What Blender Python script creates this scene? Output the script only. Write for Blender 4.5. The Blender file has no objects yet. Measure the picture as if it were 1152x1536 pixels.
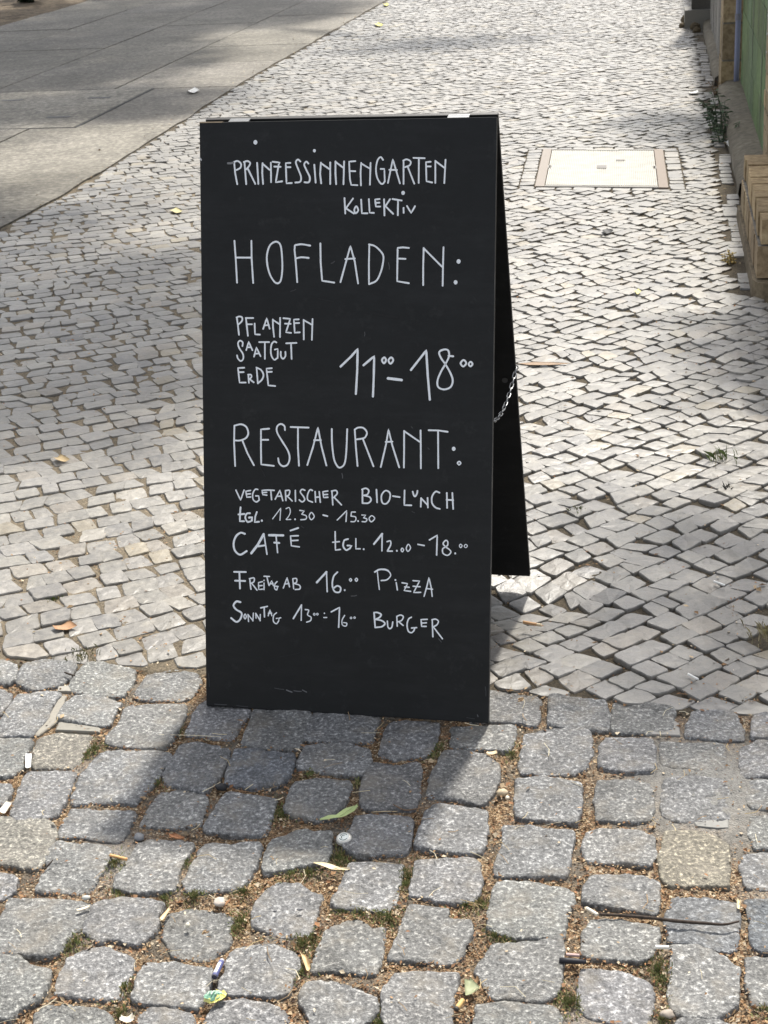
import bpy, bmesh, math, random
import numpy as np
from mathutils import Vector, Matrix, noise
from math import radians as R, sin, cos, pi

random.seed(7)
SC = bpy.context.scene
COL = SC.collection

# ------------------------------------------------------------------ camera
F_PX, PITCH, ROLL, CAM_H = 2400.0, 0.396505, -0.0562814, 1.655935
CAM = np.array([0.0, 0.0, CAM_H])
_c, _s = cos(PITCH), sin(PITCH)
FW = np.array([0, _c, -_s]); _u0 = np.array([0, _s, _c]); _r0 = np.array([1.0, 0, 0])
RT = cos(ROLL) * _r0 + sin(ROLL) * _u0
UP = -sin(ROLL) * _r0 + cos(ROLL) * _u0

def ray(px, py):
    return FW * F_PX + RT * (px - 576) - UP * (py - 768)

def G(px, py, z=0.0):
    """the point of the level z seen at pixel px, py of the photograph"""
    d = ray(px, py)
    return CAM + d * ((z - CAM_H) / d[2])

cam_d = bpy.data.cameras.new('camera')
cam_o = bpy.data.objects.new('camera', cam_d)
COL.objects.link(cam_o)
cam_d.sensor_fit = 'AUTO'; cam_d.sensor_width = 36.0
cam_d.lens = F_PX / 1536 * 36.0
cam_d.clip_start = 0.05; cam_d.clip_end = 2000
cam_d.dof.use_dof = True; cam_d.dof.focus_distance = 3.1; cam_d.dof.aperture_fstop = 24
M = Matrix.Identity(4)
for i in range(3):
    M[i][0], M[i][1], M[i][2], M[i][3] = RT[i], UP[i], -FW[i], CAM[i]
cam_o.matrix_world = M
SC.camera = cam_o

# ------------------------------------------------------------------ light
SUN_EL, SUN_AZ = R(55.0), R(17.8)          # azimuth from +Y towards +X
SUN_DIR = Vector((sin(SUN_AZ) * cos(SUN_EL), cos(SUN_AZ) * cos(SUN_EL), sin(SUN_EL)))
W = bpy.data.worlds.new('World'); SC.world = W; W.use_nodes = True
wn = W.node_tree
sky = wn.nodes.new('ShaderNodeTexSky'); sky.sky_type = 'NISHITA'
sky.sun_disc = False; sky.sun_elevation = SUN_EL; sky.sun_rotation = SUN_AZ
sky.air_density = 1.0; sky.dust_density = 3.0; sky.ozone_density = 1.0
hs_ = wn.nodes.new('ShaderNodeHueSaturation'); hs_.inputs['Saturation'].default_value = .34     # thin milky summer haze
wn.links.new(sky.outputs[0], hs_.inputs['Color']); wn.links.new(hs_.outputs[0], wn.nodes['Background'].inputs[0])
wn.nodes['Background'].inputs[1].default_value = 0.15
sl = bpy.data.lights.new('sun', 'SUN'); sl.energy = 3.8; sl.angle = R(2.4); sl.color = (1.0, 0.95, 0.865)
so = bpy.data.objects.new('sun', sl); COL.objects.link(so)
so.rotation_euler = SUN_DIR.to_track_quat('Z', 'Y').to_euler()
SC.view_settings.view_transform = 'Standard'; SC.view_settings.look = 'None'
SC.view_settings.gamma = 1.0; SC.view_settings.exposure = 0.74

# ------------------------------------------------------------------ helpers
class MB:
    """collects faces, with one tint per vertex"""
    def __init__(s): s.v = []; s.f = []; s.t = []
    def add(s, vs, fs, tint=(1, 1, 1)):
        o = len(s.v)
        s.v.extend([tuple(map(float, v)) for v in vs]); s.t.extend([tint] * len(vs))
        s.f.extend([tuple(o + i for i in f) for f in fs])
    def box(s, c, ax, ay, az, tint=(1, 1, 1)):
        c, ax, ay, az = (np.array(q, float) for q in (c, ax, ay, az))
        vs = [c + i * ax + j * ay + k * az for k in (-1, 1) for j in (-1, 1) for i in (-1, 1)]
        s.add(vs, [(0, 2, 3, 1), (4, 5, 7, 6), (0, 1, 5, 4), (2, 6, 7, 3), (0, 4, 6, 2), (1, 3, 7, 5)], tint)
    def tube(s, pts, rad, seg=8, tint=(1, 1, 1), cap=True, closed=False):
        pts = [np.array(p, float) for p in pts]; n = len(pts)
        rads = rad if hasattr(rad, '__len__') else [rad] * n
        o = []; prev = None
        for i in range(n):
            if closed: d = pts[(i + 1) % n] - pts[i - 1]
            else: d = pts[min(i + 1, n - 1)] - pts[max(i - 1, 0)]
            d = d / (np.linalg.norm(d) + 1e-12)
            if prev is None:
                a = np.array([0, 0, 1.0]) if abs(d[2]) < .9 else np.array([1.0, 0, 0])
                x = np.cross(d, a)
            else: x = prev - d * (prev @ d)
            x /= np.linalg.norm(x) + 1e-12; prev = x; y = np.cross(d, x)
            for k in range(seg):
                q = 2 * pi * k / seg
                o.append(pts[i] + rads[i] * (cos(q) * x + sin(q) * y))
        fs = []
        for i in range(n if closed else n - 1):
            j = (i + 1) % n
            for k in range(seg):
                l = (k + 1) % seg
                fs.append((i * seg + k, i * seg + l, j * seg + l, j * seg + k))
        if cap and not closed:
            fs.append(tuple(range(seg - 1, -1, -1))); fs.append(tuple((n - 1) * seg + k for k in range(seg)))
        s.add(o, fs, tint)
    def build(s, name, mat, parent=None, smooth=False):
        me = bpy.data.meshes.new(name)
        me.from_pydata(s.v, [], s.f)
        at = me.attributes.new('tint', 'FLOAT_COLOR', 'POINT')
        buf = np.ones((len(s.v), 4), np.float32)
        if s.v: buf[:, :3] = np.array(s.t, np.float32)
        at.data.foreach_set('color', buf.ravel())
        me.materials.append(mat)
        if smooth: me.polygons.foreach_set('use_smooth', [True] * len(me.polygons))
        me.update()
        o = bpy.data.objects.new(name, me); COL.objects.link(o)
        if parent is not None: o.parent = parent
        return o

def tag(o, label=None, cat=None, group=None, kind=None):
    if label: o['label'] = label
    if cat: o['category'] = cat
    if group: o['group'] = group
    if kind: o['kind'] = kind
    return o

def empty(name, loc):
    o = bpy.data.objects.new(name, None); COL.objects.link(o)
    o.location = [float(q) for q in loc]; o.empty_display_size = .1
    return o

def keep(child, parent):
    """parent a mesh whose vertices are in world coordinates"""
    child.parent = parent
    child.matrix_parent_inverse = Matrix.Translation(parent.location).inverted()
    return child

def mat(name, rough=.7, spec=.5, metal=0.0):
    m = bpy.data.materials.new(name); m.use_nodes = True
    nt = m.node_tree; b = nt.nodes['Principled BSDF']
    b.inputs['Roughness'].default_value = rough
    b.inputs['Specular IOR Level'].default_value = spec
    b.inputs['Metallic'].default_value = metal
    return m, nt, b

def N(nt, kind, **kw):
    n = nt.nodes.new('ShaderNode' + kind)
    for k, v in kw.items():
        if k in n.inputs.keys() if hasattr(n.inputs, 'keys') else False: n.inputs[k].default_value = v
        else: setattr(n, k, v)
    return n

def noise_tex(nt, scale, detail=4, rough=.55, vec=None):
    n = nt.nodes.new('ShaderNodeTexNoise')
    n.inputs['Scale'].default_value = scale; n.inputs['Detail'].default_value = detail
    n.inputs['Roughness'].default_value = rough
    if vec is not None: nt.links.new(vec, n.inputs['Vector'])
    return n.outputs['Fac']

def ramp(nt, fac, stops, interp='LINEAR'):
    r = nt.nodes.new('ShaderNodeValToRGB'); r.color_ramp.interpolation = interp
    e = r.color_ramp.elements
    while len(e) < len(stops): e.new(.5)
    for q, (p, c) in zip(e, stops):
        q.position = p; q.color = (*c, 1) if len(c) == 3 else c
    nt.links.new(fac, r.inputs['Fac'])
    return r.outputs['Color']

def mix(nt, a, b, fac=1.0, mode='MULTIPLY'):
    m = nt.nodes.new('ShaderNodeMix'); m.data_type = 'RGBA'; m.blend_type = mode
    if hasattr(fac, 'links') or not isinstance(fac, (int, float)): nt.links.new(fac, m.inputs['Factor'])
    else: m.inputs['Factor'].default_value = fac
    for sock, v in ((m.inputs[6], a), (m.inputs[7], b)):
        if isinstance(v, tuple): sock.default_value = (*v, 1)
        else: nt.links.new(v, sock)
    return m.outputs[2]

def pos(nt): return nt.nodes.new('ShaderNodeNewGeometry').outputs['Position']
def objc(nt): return nt.nodes.new('ShaderNodeTexCoord').outputs['Object']
def tint(nt):
    a = nt.nodes.new('ShaderNodeAttribute'); a.attribute_name = 'tint'
    return a.outputs['Color']
def bump(nt, b, h, strength, dist):
    n = nt.nodes.new('ShaderNodeBump'); n.inputs['Strength'].default_value = strength
    n.inputs['Distance'].default_value = dist
    nt.links.new(h, n.inputs['Height']); nt.links.new(n.outputs[0], b.inputs['Normal'])

def tinted(name, rough=.7, spec=.4, metal=0., nscale=60, lo=.75, hi=1.15, bstr=0, bdist=.001):
    m, nt, b = mat(name, rough, spec, metal)
    n = noise_tex(nt, nscale, 5, .6, pos(nt))
    col = mix(nt, tint(nt), ramp(nt, n, [(.3, (lo,) * 3), (.7, (hi,) * 3)]))
    nt.links.new(col, b.inputs['Base Color'])
    if bstr: bump(nt, b, n, bstr, bdist)
    return m

def granite_mat():
    m, nt, b = mat('granite', .62, .4)
    p = pos(nt)
    a = noise_tex(nt, 135, 4, .66, p)
    c = noise_tex(nt, 360, 2, .6, p)
    d = noise_tex(nt, 14, 4, .6, p)
    base = ramp(nt, a, [(.33, (.080, .080, .080)), (.45, (.142, .142, .141)), (.54, (.190, .191, .190)), (.60, (.305, .304, .297)), (.67, (.50, .495, .48))])
    fine = ramp(nt, c, [(.3, (.74,) * 3), (.5, (1,) * 3), (.70, (1.3,) * 3)])
    blot = ramp(nt, d, [(.3, (.74, .73, .71)), (.7, (1.20, 1.20, 1.19))])
    col = mix(nt, mix(nt, mix(nt, base, fine), blot), tint(nt))
    e = noise_tex(nt, 12, 5, .7, p)                      # sandy dirt trodden on to some faces
    col = mix(nt, col, (.235, .21, .17), ramp(nt, e, [(.50, (0, 0, 0)), (.70, (.6,) * 3)]), 'MIX')
    nt.links.new(col, b.inputs['Base Color'])
    h = nt.nodes.new('ShaderNodeMath'); h.operation = 'ADD'
    nt.links.new(a, h.inputs[0]); nt.links.new(noise_tex(nt, 70, 4, .6, p), h.inputs[1])
    bump(nt, b, h.outputs[0], .8, .006)
    return m

def mosaic_mat():
    m, nt, b = mat('mosaic_stone', .42, .75)
    p = pos(nt)
    a = noise_tex(nt, 45, 5, .65, p); c = noise_tex(nt, 300, 3, .6, p); d = noise_tex(nt, .9, 4, .55, p)
    base = ramp(nt, a, [(.25, (.130, .124, .114)), (.5, (.182, .173, .158)), (.75, (.242, .230, .208))])
    fine = ramp(nt, c, [(.3, (.84,) * 3), (.7, (1.14,) * 3)])
    blot = ramp(nt, d, [(.3, (.84, .82, .79)), (.7, (1.12, 1.11, 1.09))])
    # dust trodden into the faces
    e = noise_tex(nt, 20, 5, .65, p)
    col = mix(nt, mix(nt, mix(nt, base, fine), blot), tint(nt))
    nt.links.new(mix(nt, col, (.26, .235, .19), ramp(nt, e, [(.5, (0, 0, 0)), (.72, (.55,) * 3)]), 'MIX'), b.inputs['Base Color'])
    nt.links.new(ramp(nt, a, [(.3, (.36,) * 3), (.7, (.54,) * 3)]), b.inputs['Roughness'])
    bump(nt, b, a, .45, .004)
    return m

def soil_mat(name, c0, c1, c2, scale=120):
    m, nt, b = mat(name, .95, .2)
    p = pos(nt)
    a = noise_tex(nt, scale, 6, .7, p); d = noise_tex(nt, 5, 3, .5, p)
    base = ramp(nt, a, [(.3, c0), (.5, c1), (.7, c2)])
    nt.links.new(mix(nt, mix(nt, base, ramp(nt, d, [(.3, (.8,) * 3), (.7, (1.15,) * 3)])), tint(nt)), b.inputs['Base Color'])
    bump(nt, b, a, .9, .006)
    return m

def plain(name, col, rough=.6, spec=.5, metal=0.):
    m, nt, b = mat(name, rough, spec, metal)
    n = noise_tex(nt, 40, 4, .6, objc(nt))
    nt.links.new(mix(nt, col, ramp(nt, n, [(.3, (.8,) * 3), (.7, (1.15,) * 3)])), b.inputs['Base Color'])
    return m

M_GRAN = granite_mat(); M_MOS = mosaic_mat()
def bed_mat():
    m, nt, b = mat('joint_soil', .95, .2)
    p = pos(nt)
    v = nt.nodes.new('ShaderNodeTexVoronoi'); v.inputs['Scale'].default_value = 330; nt.links.new(p, v.inputs['Vector'])
    sep = nt.nodes.new('ShaderNodeSeparateColor'); nt.links.new(v.outputs['Color'], sep.inputs[0])
    bits = ramp(nt, sep.outputs[0], [(.0, (.06, .042, .026)), (.35, (.145, .092, .050)), (.65, (.24, .155, .085)), (.9, (.38, .28, .17)), (1, (.60, .50, .36))])
    a = noise_tex(nt, 130, 5, .7, p); d = noise_tex(nt, 11, 3, .6, p)
    dirt = ramp(nt, a, [(.3, (.05, .04, .03)), (.5, (.125, .105, .08)), (.7, (.22, .185, .14))])
    grey = ramp(nt, a, [(.3, (.15, .145, .135)), (.5, (.225, .22, .205)), (.7, (.29, .285, .265))])
    at_ = nt.nodes.new('ShaderNodeAttribute'); at_.attribute_name = 'tint'
    s2 = nt.nodes.new('ShaderNodeSeparateColor'); nt.links.new(at_.outputs['Color'], s2.inputs[0])
    col = mix(nt, bits, dirt, ramp(nt, d, [(.46, (0, 0, 0)), (.62, (1, 1, 1))]), 'MIX')
    nt.links.new(mix(nt, col, grey, s2.outputs[0], 'MIX'), b.inputs['Base Color'])
    h = nt.nodes.new('ShaderNodeMath'); h.operation = 'ADD'; nt.links.new(a, h.inputs[0]); nt.links.new(v.outputs['Distance'], h.inputs[1])
    bump(nt, b, h.outputs[0], .7, .004)
    return m
M_SOIL = bed_mat()
M_MOSSOIL = soil_mat('mosaic_joint', (.055, .047, .036), (.11, .094, .071), (.19, .158, .112), 150)
M_CHAFF = tinted('chaff', .8, .3, 0, 200, .8, 1.2)
M_GREEN = tinted('moss', .8, .3, 0, 90, .7, 1.25)
M_LEAF = tinted('leaf', .6, .4, 0, 50, .8, 1.15)
M_LITTER = tinted('litter', .6, .4, 0, 150, .88, 1.08)
M_WOOD = tinted('twig_bark', .85, .25, 0, 180, .6, 1.3, .5, .002)

# street frame: along the wall, and across it to the right
WA = R(10.3)
AX = np.array([sin(WA), cos(WA), 0]); RX = np.array([cos(WA), -sin(WA), 0]); UZ = np.array([0, 0, 1.0])
WO = np.array([1.49, 5.86, 0])
def wp(t, r, z=0.0): return WO + AX * t + RX * r + UZ * z
def wall_rt(p):
    d = np.array([p[0] - WO[0], p[1] - WO[1], 0]); return d @ AX, d @ RX

# ------------------------------------------------------------------ ground
def sheet(name, pts, z, m):
    b = MB(); b.add([(p[0], p[1], z) for p in pts], [tuple(range(len(pts)))])
    return tag(b.build(name, m), kind='structure')
M_ASPH = soil_mat('asphalt', (.035, .035, .036), (.06, .06, .06), (.1, .1, .098), 80)
sheet('ground', [(-900, -900), (900, -900), (900, 900), (-900, 900)], -.30, M_ASPH)

# border between the granite setts and the small mosaic stones (seen line)
BORDER = [G(x, y)[:2] for x, y in ((-40, 981), (0, 986), (120, 994), (300, 1004), (740, 1031), (812, 1042), (912, 1052), (1015, 1064), (1152, 1072), (1200, 1075))]
BORDER = np.array(BORDER)
def border_y(x):
    bx, by = BORDER[:, 0], BORDER[:, 1]
    if x < bx[0]: return by[0] + (x - bx[0]) * -.26
    if x > bx[-1]: return by[-1] + (x - bx[-1]) * -.26
    return float(np.interp(x, bx, by))
# edge of the concrete slabs on the left: x of the line at y
def slab_x(y): return float(np.interp(y, [2, 7.8, 8.62, 10.58, 12.5, 18.82, 40], [-2.86, -1.80, -1.60, -1.25, -.93, .35, 4.6]))

# traced outlines of the granite setts: tile origin, then polygons in tile units (1/3.84 px)
T1, T2, T3, T4 = (0, 970), (280, 1040), (560, 1040), (852, 1020)
T5, T6, T7, T8 = (0, 1236), (280, 1236), (560, 1236), (852, 1236)
SETTS = [
 (T1, "-60,70 60,75 95,100 85,180 40,205 -60,210"),
 (T1, "145,90 240,65 420,75 440,110 400,170 340,215 190,243 105,200 100,150"),
 (T1, "490,95 560,88 780,130 770,185 705,280 580,272 425,255 400,215"),
 (T1, "850,140 1000,125 1145,150 1150,200 1100,270 1050,300 790,285 775,270"),
 (T1, "-60,225 0,232 62,265 50,330 5,385 -60,385"),
 (T1, "100,268 330,262 355,275 295,340 262,420 188,505 0,510 -60,500 0,420 60,340"),
 (T1, "440,275 560,280 700,310 650,380 630,430 575,450 340,420 335,400 385,310"),
 (T1, "310,486 540,495 500,590 440,680 190,692 185,600 220,520"),
 (T1, "-60,515 170,515 190,545 140,620 130,690 60,735 -60,738"),
 (T1, "760,320 900,312 1065,330 1075,350 1010,500 950,575 860,578 620,555 615,510 690,420 710,345"),
 (T1, "600,595 880,583 985,598 985,620 930,700 860,800 780,895 690,885 520,885 420,900 415,860 470,720 540,640"),
 (T1, "150,715 430,710 440,735 390,830 345,930 300,975 180,985 90,1000 60,950 95,860"),
 (T1, "-60,770 60,790 65,820 20,900 -60,920"),
 (T1, "420,915 600,925 750,930 775,960 730,1060 690,1115 640,1120 500,1090 340,1085 340,1030"),
 (T5, "-60,-40 180,-60 300,-20 320,55 240,240 150,240 0,220 -60,220"),
 (T2, "60,70 130,30 350,60 365,105 295,190 275,245 0,230 -5,215"),
 (T2, "400,60 700,80 715,120 680,200 650,310 500,310 320,290 330,250 370,140"),
 (T2, "740,85 1100,110 1105,140 1050,275 830,265 680,255 690,200"),
 (T2, "-35,285 60,265 245,315 235,370 185,470 110,560 20,545 -125,505 -135,450 -70,340"),
 (T2, "285,310 420,318 605,345 615,380 560,510 400,530 230,515 215,490 255,380"),
 (T2, "680,285 930,285 1050,325 1055,385 1010,465 880,455 740,445 650,420 645,380"),
 (T2, "620,505 740,492 930,495 945,530 900,630 850,700 760,725 620,700 560,660 590,580"),
 (T2, "-150,545 0,555 105,580 110,630 80,750 -75,766 -270,750 -230,680 -185,600"),
 (T2, "240,560 400,580 515,595 500,650 450,800 330,805 110,785 110,750 190,620"),
 (T2, "500,830 640,780 830,790 830,890 800,970 600,1005 450,1020 440,970 470,880"),
 (T2, "100,870 250,868 415,860 425,890 380,1000 320,1100 270,1125 100,1140 0,1130 -20,1080 60,950"),
 (T5, "800,90 960,80 1110,100 1100,150 1040,250 1005,370 850,395 650,365 690,280 750,180"),
 (T3, "-100,695 60,690 215,705 225,740 190,915 60,910 0,925 -90,920 -175,885 -130,780"),
 (T3, "-40,395 30,390 130,400 250,380 275,440 265,560 240,655 120,660 0,660 -60,640 -75,590"),
 (T3, "95,150 240,150 375,155 370,230 330,330 290,345 130,360 35,340 55,250"),
 (T3, "455,180 640,175 815,170 810,250 780,320 660,315 450,300 445,240"),
 (T3, "560,-40 666,-30 945,0 965,40 940,175 800,155 620,150 560,150"),
 (T3, "410,320 540,325 650,350 715,400 725,460 690,560 640,620 590,630 480,600 350,590 310,580 340,450"),
 (T3, "360,640 500,650 655,675 655,760 625,915 450,905 250,865 250,840 300,690"),
 (T3, "870,225 1000,205 1160,190 1240,200 1260,270 1230,420 1150,455 1000,450 850,445 845,400"),
 (T3, "825,490 1000,485 1160,510 1200,520 1190,680 1160,740 1000,720 825,710 820,600"),
 (T3, "745,765 900,770 1000,790 1150,795 1150,830 1110,1055 900,1045 710,1035 705,960 755,850"),
 (T7, "240,200 400,190 580,195 610,230 610,400 560,440 450,440 300,405 200,405 225,330"),
 (T7, "-130,230 0,210 175,215 155,290 125,430 90,490 0,485 -100,470 -200,465 -245,435 -170,320"),
 (T7, "210,450 440,490 420,540 560,550 550,650 510,740 440,800 300,785 200,770 85,765 130,650 165,560"),
 (T7, "720,340 900,335 1060,360 1150,385 1150,440 1110,520 1095,650 900,645 740,615 655,595 670,480 690,380"),
 (T7, "680,690 850,680 1000,660 1080,665 1095,720 1080,830 1060,980 960,1015 830,1000 690,1000 640,900 595,830 620,780"),
 (T7, "130,865 350,850 490,850 480,920 450,1010 460,1152 300,1200 100,1180 50,1100 60,950"),
 (T7, "600,1040 800,1030 1000,1045 1080,1080 1075,1200 800,1260 560,1220 590,1100"),
 (T6, "500,330 650,320 705,370 780,400 745,460 740,560 700,640 550,630 380,580 375,500 430,400"),
 (T6, "920,525 1000,530 1060,575 1140,580 1130,700 1080,850 960,840 840,825 715,840 720,780 790,650 795,600"),
 (T6, "280,705 400,690 540,705 630,750 640,820 600,890 590,960 490,985 370,965 190,960 210,870 240,760"),
 (T6, "700,900 830,890 950,930 1090,985 1090,1060 1040,1120 950,1200 700,1180 720,1100 650,1020 670,950"),
 (T6, "180,1010 330,1000 480,1020 570,1070 570,1152 540,1250 100,1250 90,1160"),
 (T6, "-105,490 20,475 200,495 265,530 240,600 240,690 130,765 40,755 -85,735 -145,640"),
 (T5, "560,440 720,430 860,425 940,460 900,530 900,600 800,690 640,660 590,680 490,620 485,580"),
 (T5, "50,410 230,420 440,435 540,470 500,570 430,620 350,720 270,755 160,745 90,735 0,735 -60,700 -20,590"),
 (T5, "-60,270 60,285 95,310 80,380 0,420 -60,430"),
 (T5, "340,95 430,105 620,130 640,160 590,280 510,385 420,385 200,375 210,340 280,240 260,160"),
 (T5, "520,710 600,705 770,780 750,860 700,920 680,1000 560,1000 420,985 310,970 340,880 400,760"),
 (T5, "-60,750 110,755 160,810 290,830 270,900 230,1000 120,1060 60,1115 -60,1110"),
 (T5, "850,800 1000,800 1150,825 1215,830 1185,950 1145,1060 1050,1050 900,1030 770,1020 770,960 800,880"),
 (T5, "260,1040 420,1035 600,1070 640,1110 620,1250 180,1250 200,1100"),
 (T5, "850,1050 1000,1045 1095,1090 1110,1152 1080,1250 780,1250 800,1100"),
 (T4, "-105,85 0,95 210,110 235,170 235,285 100,275 -60,262 -110,250"),
 (T4, "260,115 400,120 600,150 620,170 605,285 480,300 400,290 255,290 250,200"),
 (T4, "715,175 850,170 960,180 985,230 1020,345 900,340 750,335 675,320 685,260"),
 (T4, "1075,195 1160,185 1250,190 1250,330 1060,330 1060,280"),
 (T4, "220,325 430,320 490,345 500,400 490,525 350,520 200,505 175,490 185,370"),
 (T4, "540,350 750,355 900,365 905,480 890,510 740,515 600,490 550,480 530,400"),
 (T4, "1000,385 1080,345 1250,350 1250,545 1000,555 990,480"),
 (T4, "170,570 350,575 470,590 490,640 485,805 400,810 160,795 160,680"),
 (T4, "560,560 700,550 900,560 925,700 925,790 720,815 600,800 545,770 540,660"),
 (T4, "1030,575 1250,570 1250,740 1040,735"),
 (T4, "105,870 200,850 400,865 480,900 495,1000 470,1060 300,1045 130,1040 90,1010 85,930"),
 (T8, "560,30 720,30 850,60 920,110 930,350 800,345 600,340 540,300 525,200"),
 (T4, "1060,780 1250,775 1250,965 1070,960 1040,850"),
 (T8, "1010,170 1250,160 1250,380 1030,360 1000,250"),
 (T8, "130,290 250,280 430,285 515,320 520,490 480,505 350,480 200,455 95,440 100,340"),
 (T8, "595,410 780,405 980,440 985,560 970,700 930,720 800,700 580,660 570,560 585,480"),
 (T8, "130,540 300,555 525,590 520,650 470,760 420,775 250,765 90,750 90,640"),
 (T8, "1010,420 1250,410 1250,740 1150,735 1060,680 1055,530"),
 (T8, "590,680 740,690 880,740 985,810 975,1000 930,1060 870,1100 700,1110 590,1060 580,950 600,820"),
 (T8, "75,820 200,825 420,880 480,930 485,1080 440,1150 300,1145 110,1100 65,1040"),
 (T8, "1020,760 1250,770 1250,1060 1060,1030 1040,940"),
 (T8, "623,1125 860,1114 960,1150 960,1260 600,1260"),
 ((0, 0), "1230,3880 1510,3900 1500,4010 1475,4030 1215,4015"),
 ((0, 0), "1560,3905 1900,3925 1890,4050 1545,4035"),
 ((0, 0), "1950,3930 2270,3945 2260,4070 1935,4055"),
 ((0, 0), "2310,3950 2660,3965 2665,4100 2300,4075"),
]
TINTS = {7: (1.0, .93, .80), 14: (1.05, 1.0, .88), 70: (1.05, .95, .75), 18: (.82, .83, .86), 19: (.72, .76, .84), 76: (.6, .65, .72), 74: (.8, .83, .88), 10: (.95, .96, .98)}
FLUSH = {66, 67, 68, 69, 71, 72, 70, 14, 64, 65}

def inside(p, poly):
    x, y = p; r = False; n = len(poly)
    for i in range(n):
        x1, y1 = poly[i]; x2, y2 = poly[i - 1]
        if (y1 > y) != (y2 > y) and x < (x2 - x1) * (y - y1) / (y2 - y1) + x1: r = not r
    return r
def area(poly):
    p = np.array(poly); q = np.roll(p, -1, 0)
    return .5 * float(np.sum(p[:, 0] * q[:, 1] - q[:, 0] * p[:, 1]))

def chaikin(p, n=1, f=.12):
    p = np.array(p)
    for _ in range(n):
        q = np.roll(p, -1, 0); p = np.stack([(1 - f) * p + f * q, f * p + (1 - f) * q], 1).reshape(-1, 2); f = .25
    return p
def resample(p, n):
    q = np.vstack([p, p[:1]]); d = np.r_[0, np.cumsum(np.linalg.norm(np.diff(q, axis=0), axis=1))]
    t = np.linspace(0, d[-1], n, endpoint=False)
    return np.stack([np.interp(t, d, q[:, 0]), np.interp(t, d, q[:, 1])], 1)

setts = []                                           # ground outlines
for (ox, oy), s in SETTS:
    poly = [tuple(map(float, q.split(','))) for q in s.split()]
    P2 = np.array([G(ox + x / 3.84, oy + y / 3.84)[:2] for x, y in poly])
    if area(P2) < 0: P2 = P2[::-1]
    setts.append(P2)
n_traced = len(setts)
# the same paving goes on outside the picture
hull_y = lambda x: border_y(x)
rng = random.Random(3)
rowy = 0
bu = np.array([cos(R(-14)), sin(R(-14))]); bv = np.array([-bu[1], bu[0]])
org = np.array([0.0, border_y(0) - .01])
for j in range(22):
    for i in range(-16, 17):
        c = org + bu * ((i + (.5 if j % 2 else 0)) * .165 + rng.uniform(-.01, .01)) - bv * (j * .145 + .075)
        w, h = rng.uniform(.064, .074), rng.uniform(.052, .062)
        P2 = np.array([c + bu * a * w * rng.uniform(.93, 1.05) + bv * b * h * rng.uniform(.93, 1.05) for a, b in ((-1, -1), (1, -1), (1, 1), (-1, 1))])
        d = FW * 0; q = np.array([c[0], c[1], 0]) - CAM; zc = q @ FW
        pxx, pyy = 576 + F_PX * (q @ RT) / zc, 768 - F_PX * (q @ UP) / zc
        if -70 < pxx < 1215 and pyy < 1580: continue
        pts = [c] + list(P2) + [(P2[k] + P2[(k + 1) % 4]) / 2 for k in range(4)]
        if any(inside(p, s) for p in pts for s in setts[:n_traced] if abs(s[0][0] - c[0]) < .4): continue
        if any(inside(sp, P2) for s in setts[:n_traced] if abs(s[0][0] - c[0]) < .4 for sp in s): continue
        setts.append(P2)

def nz(x, y, z=0.): return noise.noise((x, y, z))

paving = MB()
for k, P2 in enumerate(setts):
    far = k >= n_traced
    n = 28 if far else 72
    o = resample(chaikin(P2, 2, .09), n)
    c = o.mean(0)
    o = np.array([p + (p - c) / (np.linalg.norm(p - c) + 1e-9) * (.0044 + .0042 * nz(p[0] * 26, p[1] * 26, k) + .0030 * nz(p[0] * 60, p[1] * 60, k) + .002 * nz(p[0] * 170, p[1] * 170, k)) for p in o])
    r0 = random.Random(k)
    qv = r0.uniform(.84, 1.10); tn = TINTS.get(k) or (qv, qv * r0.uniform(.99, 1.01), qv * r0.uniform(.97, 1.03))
    tx, ty = r0.uniform(-.03, .03), r0.uniform(-.03, .03)
    base = r0.uniform(-.005, .002)
    if k in FLUSH: tx *= .3; ty *= .3; base = -.001
    rings = [(1.04, -.06), (1.012, -.012), (1.002, -.0055), (.988, -.0020), (.955, -.0005), (.86, 0.0), (.7, .0), (.53, .0), (.34, .0), (.15, .0)]
    if far: rings = [rings[i] for i in (0, 1, 3, 5, 8)]
    vs = []
    for f, dz in rings:
        for p in o:
            q = c + (p - c) * f
            e = 1.0 if f < .97 else (.6 if f < 1.01 else 0)
            z = base + dz + e * (.0052 * nz(q[0] * 16, q[1] * 16, k * 1.7) + .0022 * nz(q[0] * 60, q[1] * 60, k) + .0013 * nz(q[0] * 150, q[1] * 150, 5)) + (q[0] - c[0]) * tx + (q[1] - c[1]) * ty
            vs.append((q[0], q[1], min(z, .0045)))
    vs.append((c[0], c[1], min(base + .003 * nz(c[0] * 22, c[1] * 22, k * 1.7), .0045)))
    fs = []
    for i in range(len(rings) - 1):
        for a in range(n):
            b = (a + 1) % n
            fs.append((i * n + a, i * n + b, (i + 1) * n + b, (i + 1) * n + a))
    L = (len(rings) - 1) * n
    for a in range(n): fs.append((L + a, L + (a + 1) % n, len(vs) - 1))
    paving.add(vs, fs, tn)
tag(paving.build('granite_paving', M_GRAN, smooth=True), kind='structure')

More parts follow.
